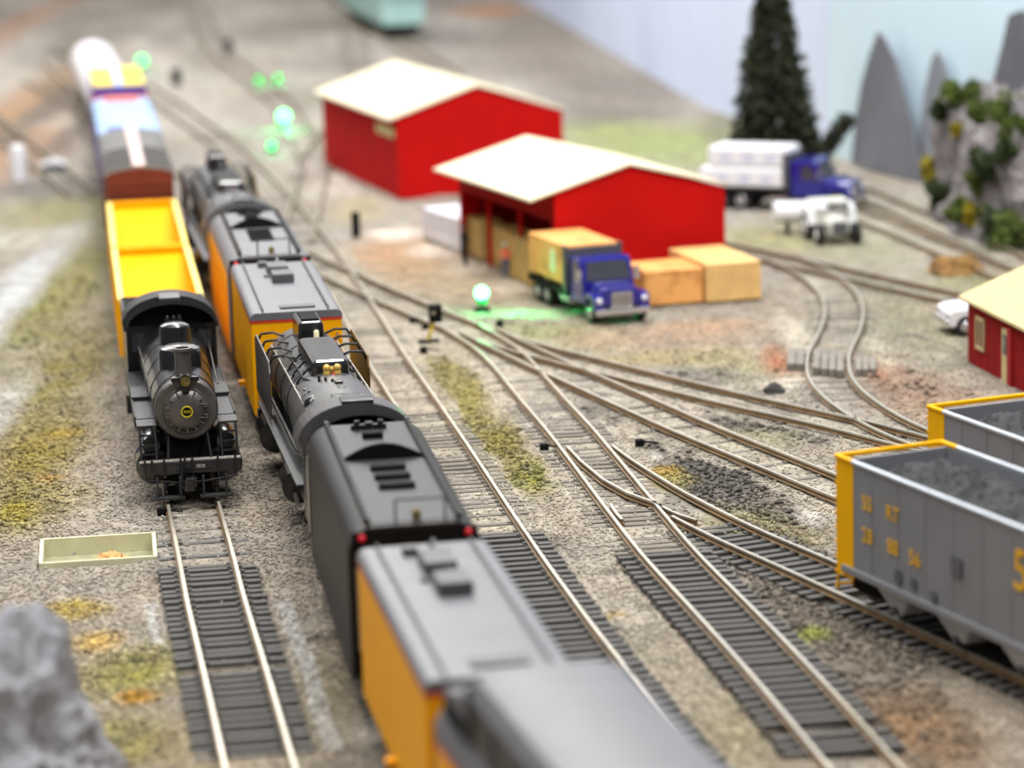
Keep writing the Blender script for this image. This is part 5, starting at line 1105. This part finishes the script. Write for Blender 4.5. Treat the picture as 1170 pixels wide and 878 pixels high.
x, y = at(404, 110); green_signal(x, y, .9, .15, 250, 'green light glowing at the rear corner of the farther shed', .8)
# dark signal with yellow post
x, y = at(490, 392)
o = empty('dwarf_signal', (x, y), R(10), 'black signal head on a yellow post beside the crossing tracks', 'signal')
MB().box(-.38, .38, -.18, .18, 0, .12).build('base', BLKM, o); b = MB(); b.tube((-.02, 0, .1), (.22, 0, .85), .07, n=8); b.build('post', mat('dull_yellow', (196, 178, 60), .6, 0, .3, 5), o)
b = MB(); b.box(.05, .52, -.12, .22, .75, 1.42); b.box(.0, .4, -.3, -.1, 1.22, 1.4); sg = b.build('signal_head', BLKM, o, bevel=.05); MB().lathe([(.09, -.3), (.09, -.26), (.02, -.27)][::-1], (.18, .13, 1.15), 'Y', 14).build('lens', STEEL, sg, smooth=True)
x, y = at(407, 271); o = MB().box(-.2, .2, -.15, .15, 0, 1.15).build('black_post', BLKM, None, bevel=.03); o.location = (x, y, 0); tag(o, 'short black post on the pale path left of the sheds', 'post')
# switch machines
def switch_motor(px, py, label, s=1.0):
    x, y = at(px, py); o = empty('switch_stand', (x, y), R(8), label, 'switch stand', 'switch stands'); b = MB(); b.box(-.16 * s, .16 * s, -.12, .12, 0, .34 * s); b.build('case', BLKM, o, bevel=.02)
    MB().tube((.1, 0, .2), (.6, 0, .12), .03, n=6).build('throw_bar', BLKM, o)
for a in ((622, 517, 'black switch box left of the middle right turnout'), (731, 512, 'black switch box right of the middle right turnout'), (566, 403, 'small black box just below the bright green light'), (571, 374, 'small black peg at the edge of the green glow'),
          (472, 371, 'small dark box left of the dwarf signal'), (486, 378, 'small dark box at the foot of the dwarf signal'), (484, 405, 'small dark box below the dwarf signal'), (185, 591, 'dark switch box at the left of the small engine track')):
    switch_motor(*a, s=.8)
# plank crossing
H0 = PH.at(100.6); o = empty('plank_crossing', (H0, 100.6), PH.head(100.6), 'grey wooden plank crossing over the winding siding', 'crossing')
rr = random.Random(4)
for xs, ysz in ((-1.25, (-1.6, 1.1)), (-.95, (-1.6, 1.3))): MB().box(xs - .14, xs + .14, ysz[0] + 1.0, ysz[1] + 1.0, .05, .33).build('plank', mat('old_plank', (124, 118, 110), .8, 0, .2, 2), o, bevel=.02)
for k in range(4): MB().box(-.5 + k * .27, -.5 + k * .27 + .24, -1.6 - .15 * k + .3, 2.2 - .1 * k, .05, .34 + rr.uniform(-.02, .02)).build('plank', MATS['old_plank'], o, bevel=.02)
for k in range(3): MB().box(.95 + k * .24, .95 + k * .24 + .21, -1.5 - .05 * k, .8 - .1 * k, .05, .32 + rr.uniform(-.02, .02)).build('plank', MATS['old_plank'], o, bevel=.02)
# tray in the ground
tx0, tx1, ty0, ty1 = TRAY
o = empty('recessed_tray', TRC[:2], TRC[2], 'cream rimmed rectangular pit sunk in the gravel left of the small engine', 'tray')
hx, hy = TRC[3], TRC[4]
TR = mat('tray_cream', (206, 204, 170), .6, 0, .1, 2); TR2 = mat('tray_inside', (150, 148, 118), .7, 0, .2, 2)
b = MB(); b.box(-hx - .04, hx + .04, hy - .04, hy + .05, -.4, .12); b.box(-hx - .04, hx + .04, -hy - .05, -hy + .04, -.4, .12); b.box(-hx - .05, -hx + .05, -hy, hy, -.4, .12); b.box(hx - .05, hx + .05, -hy, hy, -.4, .12); b.build('rim', TR, o)
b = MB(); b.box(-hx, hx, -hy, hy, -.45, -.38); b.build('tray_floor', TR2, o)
x, y = TRC[0] + .3, TRC[1] + .1
r_ = rock('rubble', (x, y), (.6, .5, .3), 'low heap of orange rubble lying in the cream pit', 'rubble', mat('rubble_orange', (206, 160, 104), .9, 0, .2, 3, bump=.8), 11, .4, 2, 4); r_.location.z = -.36
# left margin bits
x, y = at(22, 207); o = tag(MB().lathe([(.45, 0), (.45, 1.7), (.38, 1.85), (.1, 1.95)], (0, 0, 0), 'Z', 20).build('white_tank', WHITE, None, smooth=True), 'white upright tank at the left edge of the far yard', 'tank'); o.location = (x, y, 0)
x, y = at(62, 198); o = empty('white_hut', (x, y), R(5), 'small white low hut right of the white upright tank', 'hut')
MB().box(-.6, .6, -.5, .5, 0, .5).build('walls', GRY, o); MB().prism([(-.7, .5), (.7, .5), (0, .8)], -.6, .6).build('roof', WHITE, o)
for px, py, lb in ((261, 55, 'blurred dark peg above the faint green lights, left of the teal coach'), (202, 90, 'blurred dark peg just right of the green light beside the white wagon')):
    x, y = at(px, py + 8); o = tag(MB().box(-.35, .35, -.2, .2, 0, 1.2).build('dark_peg', DARKST, None, bevel=.05), lb, 'peg'); o.location = (x, y, 0)
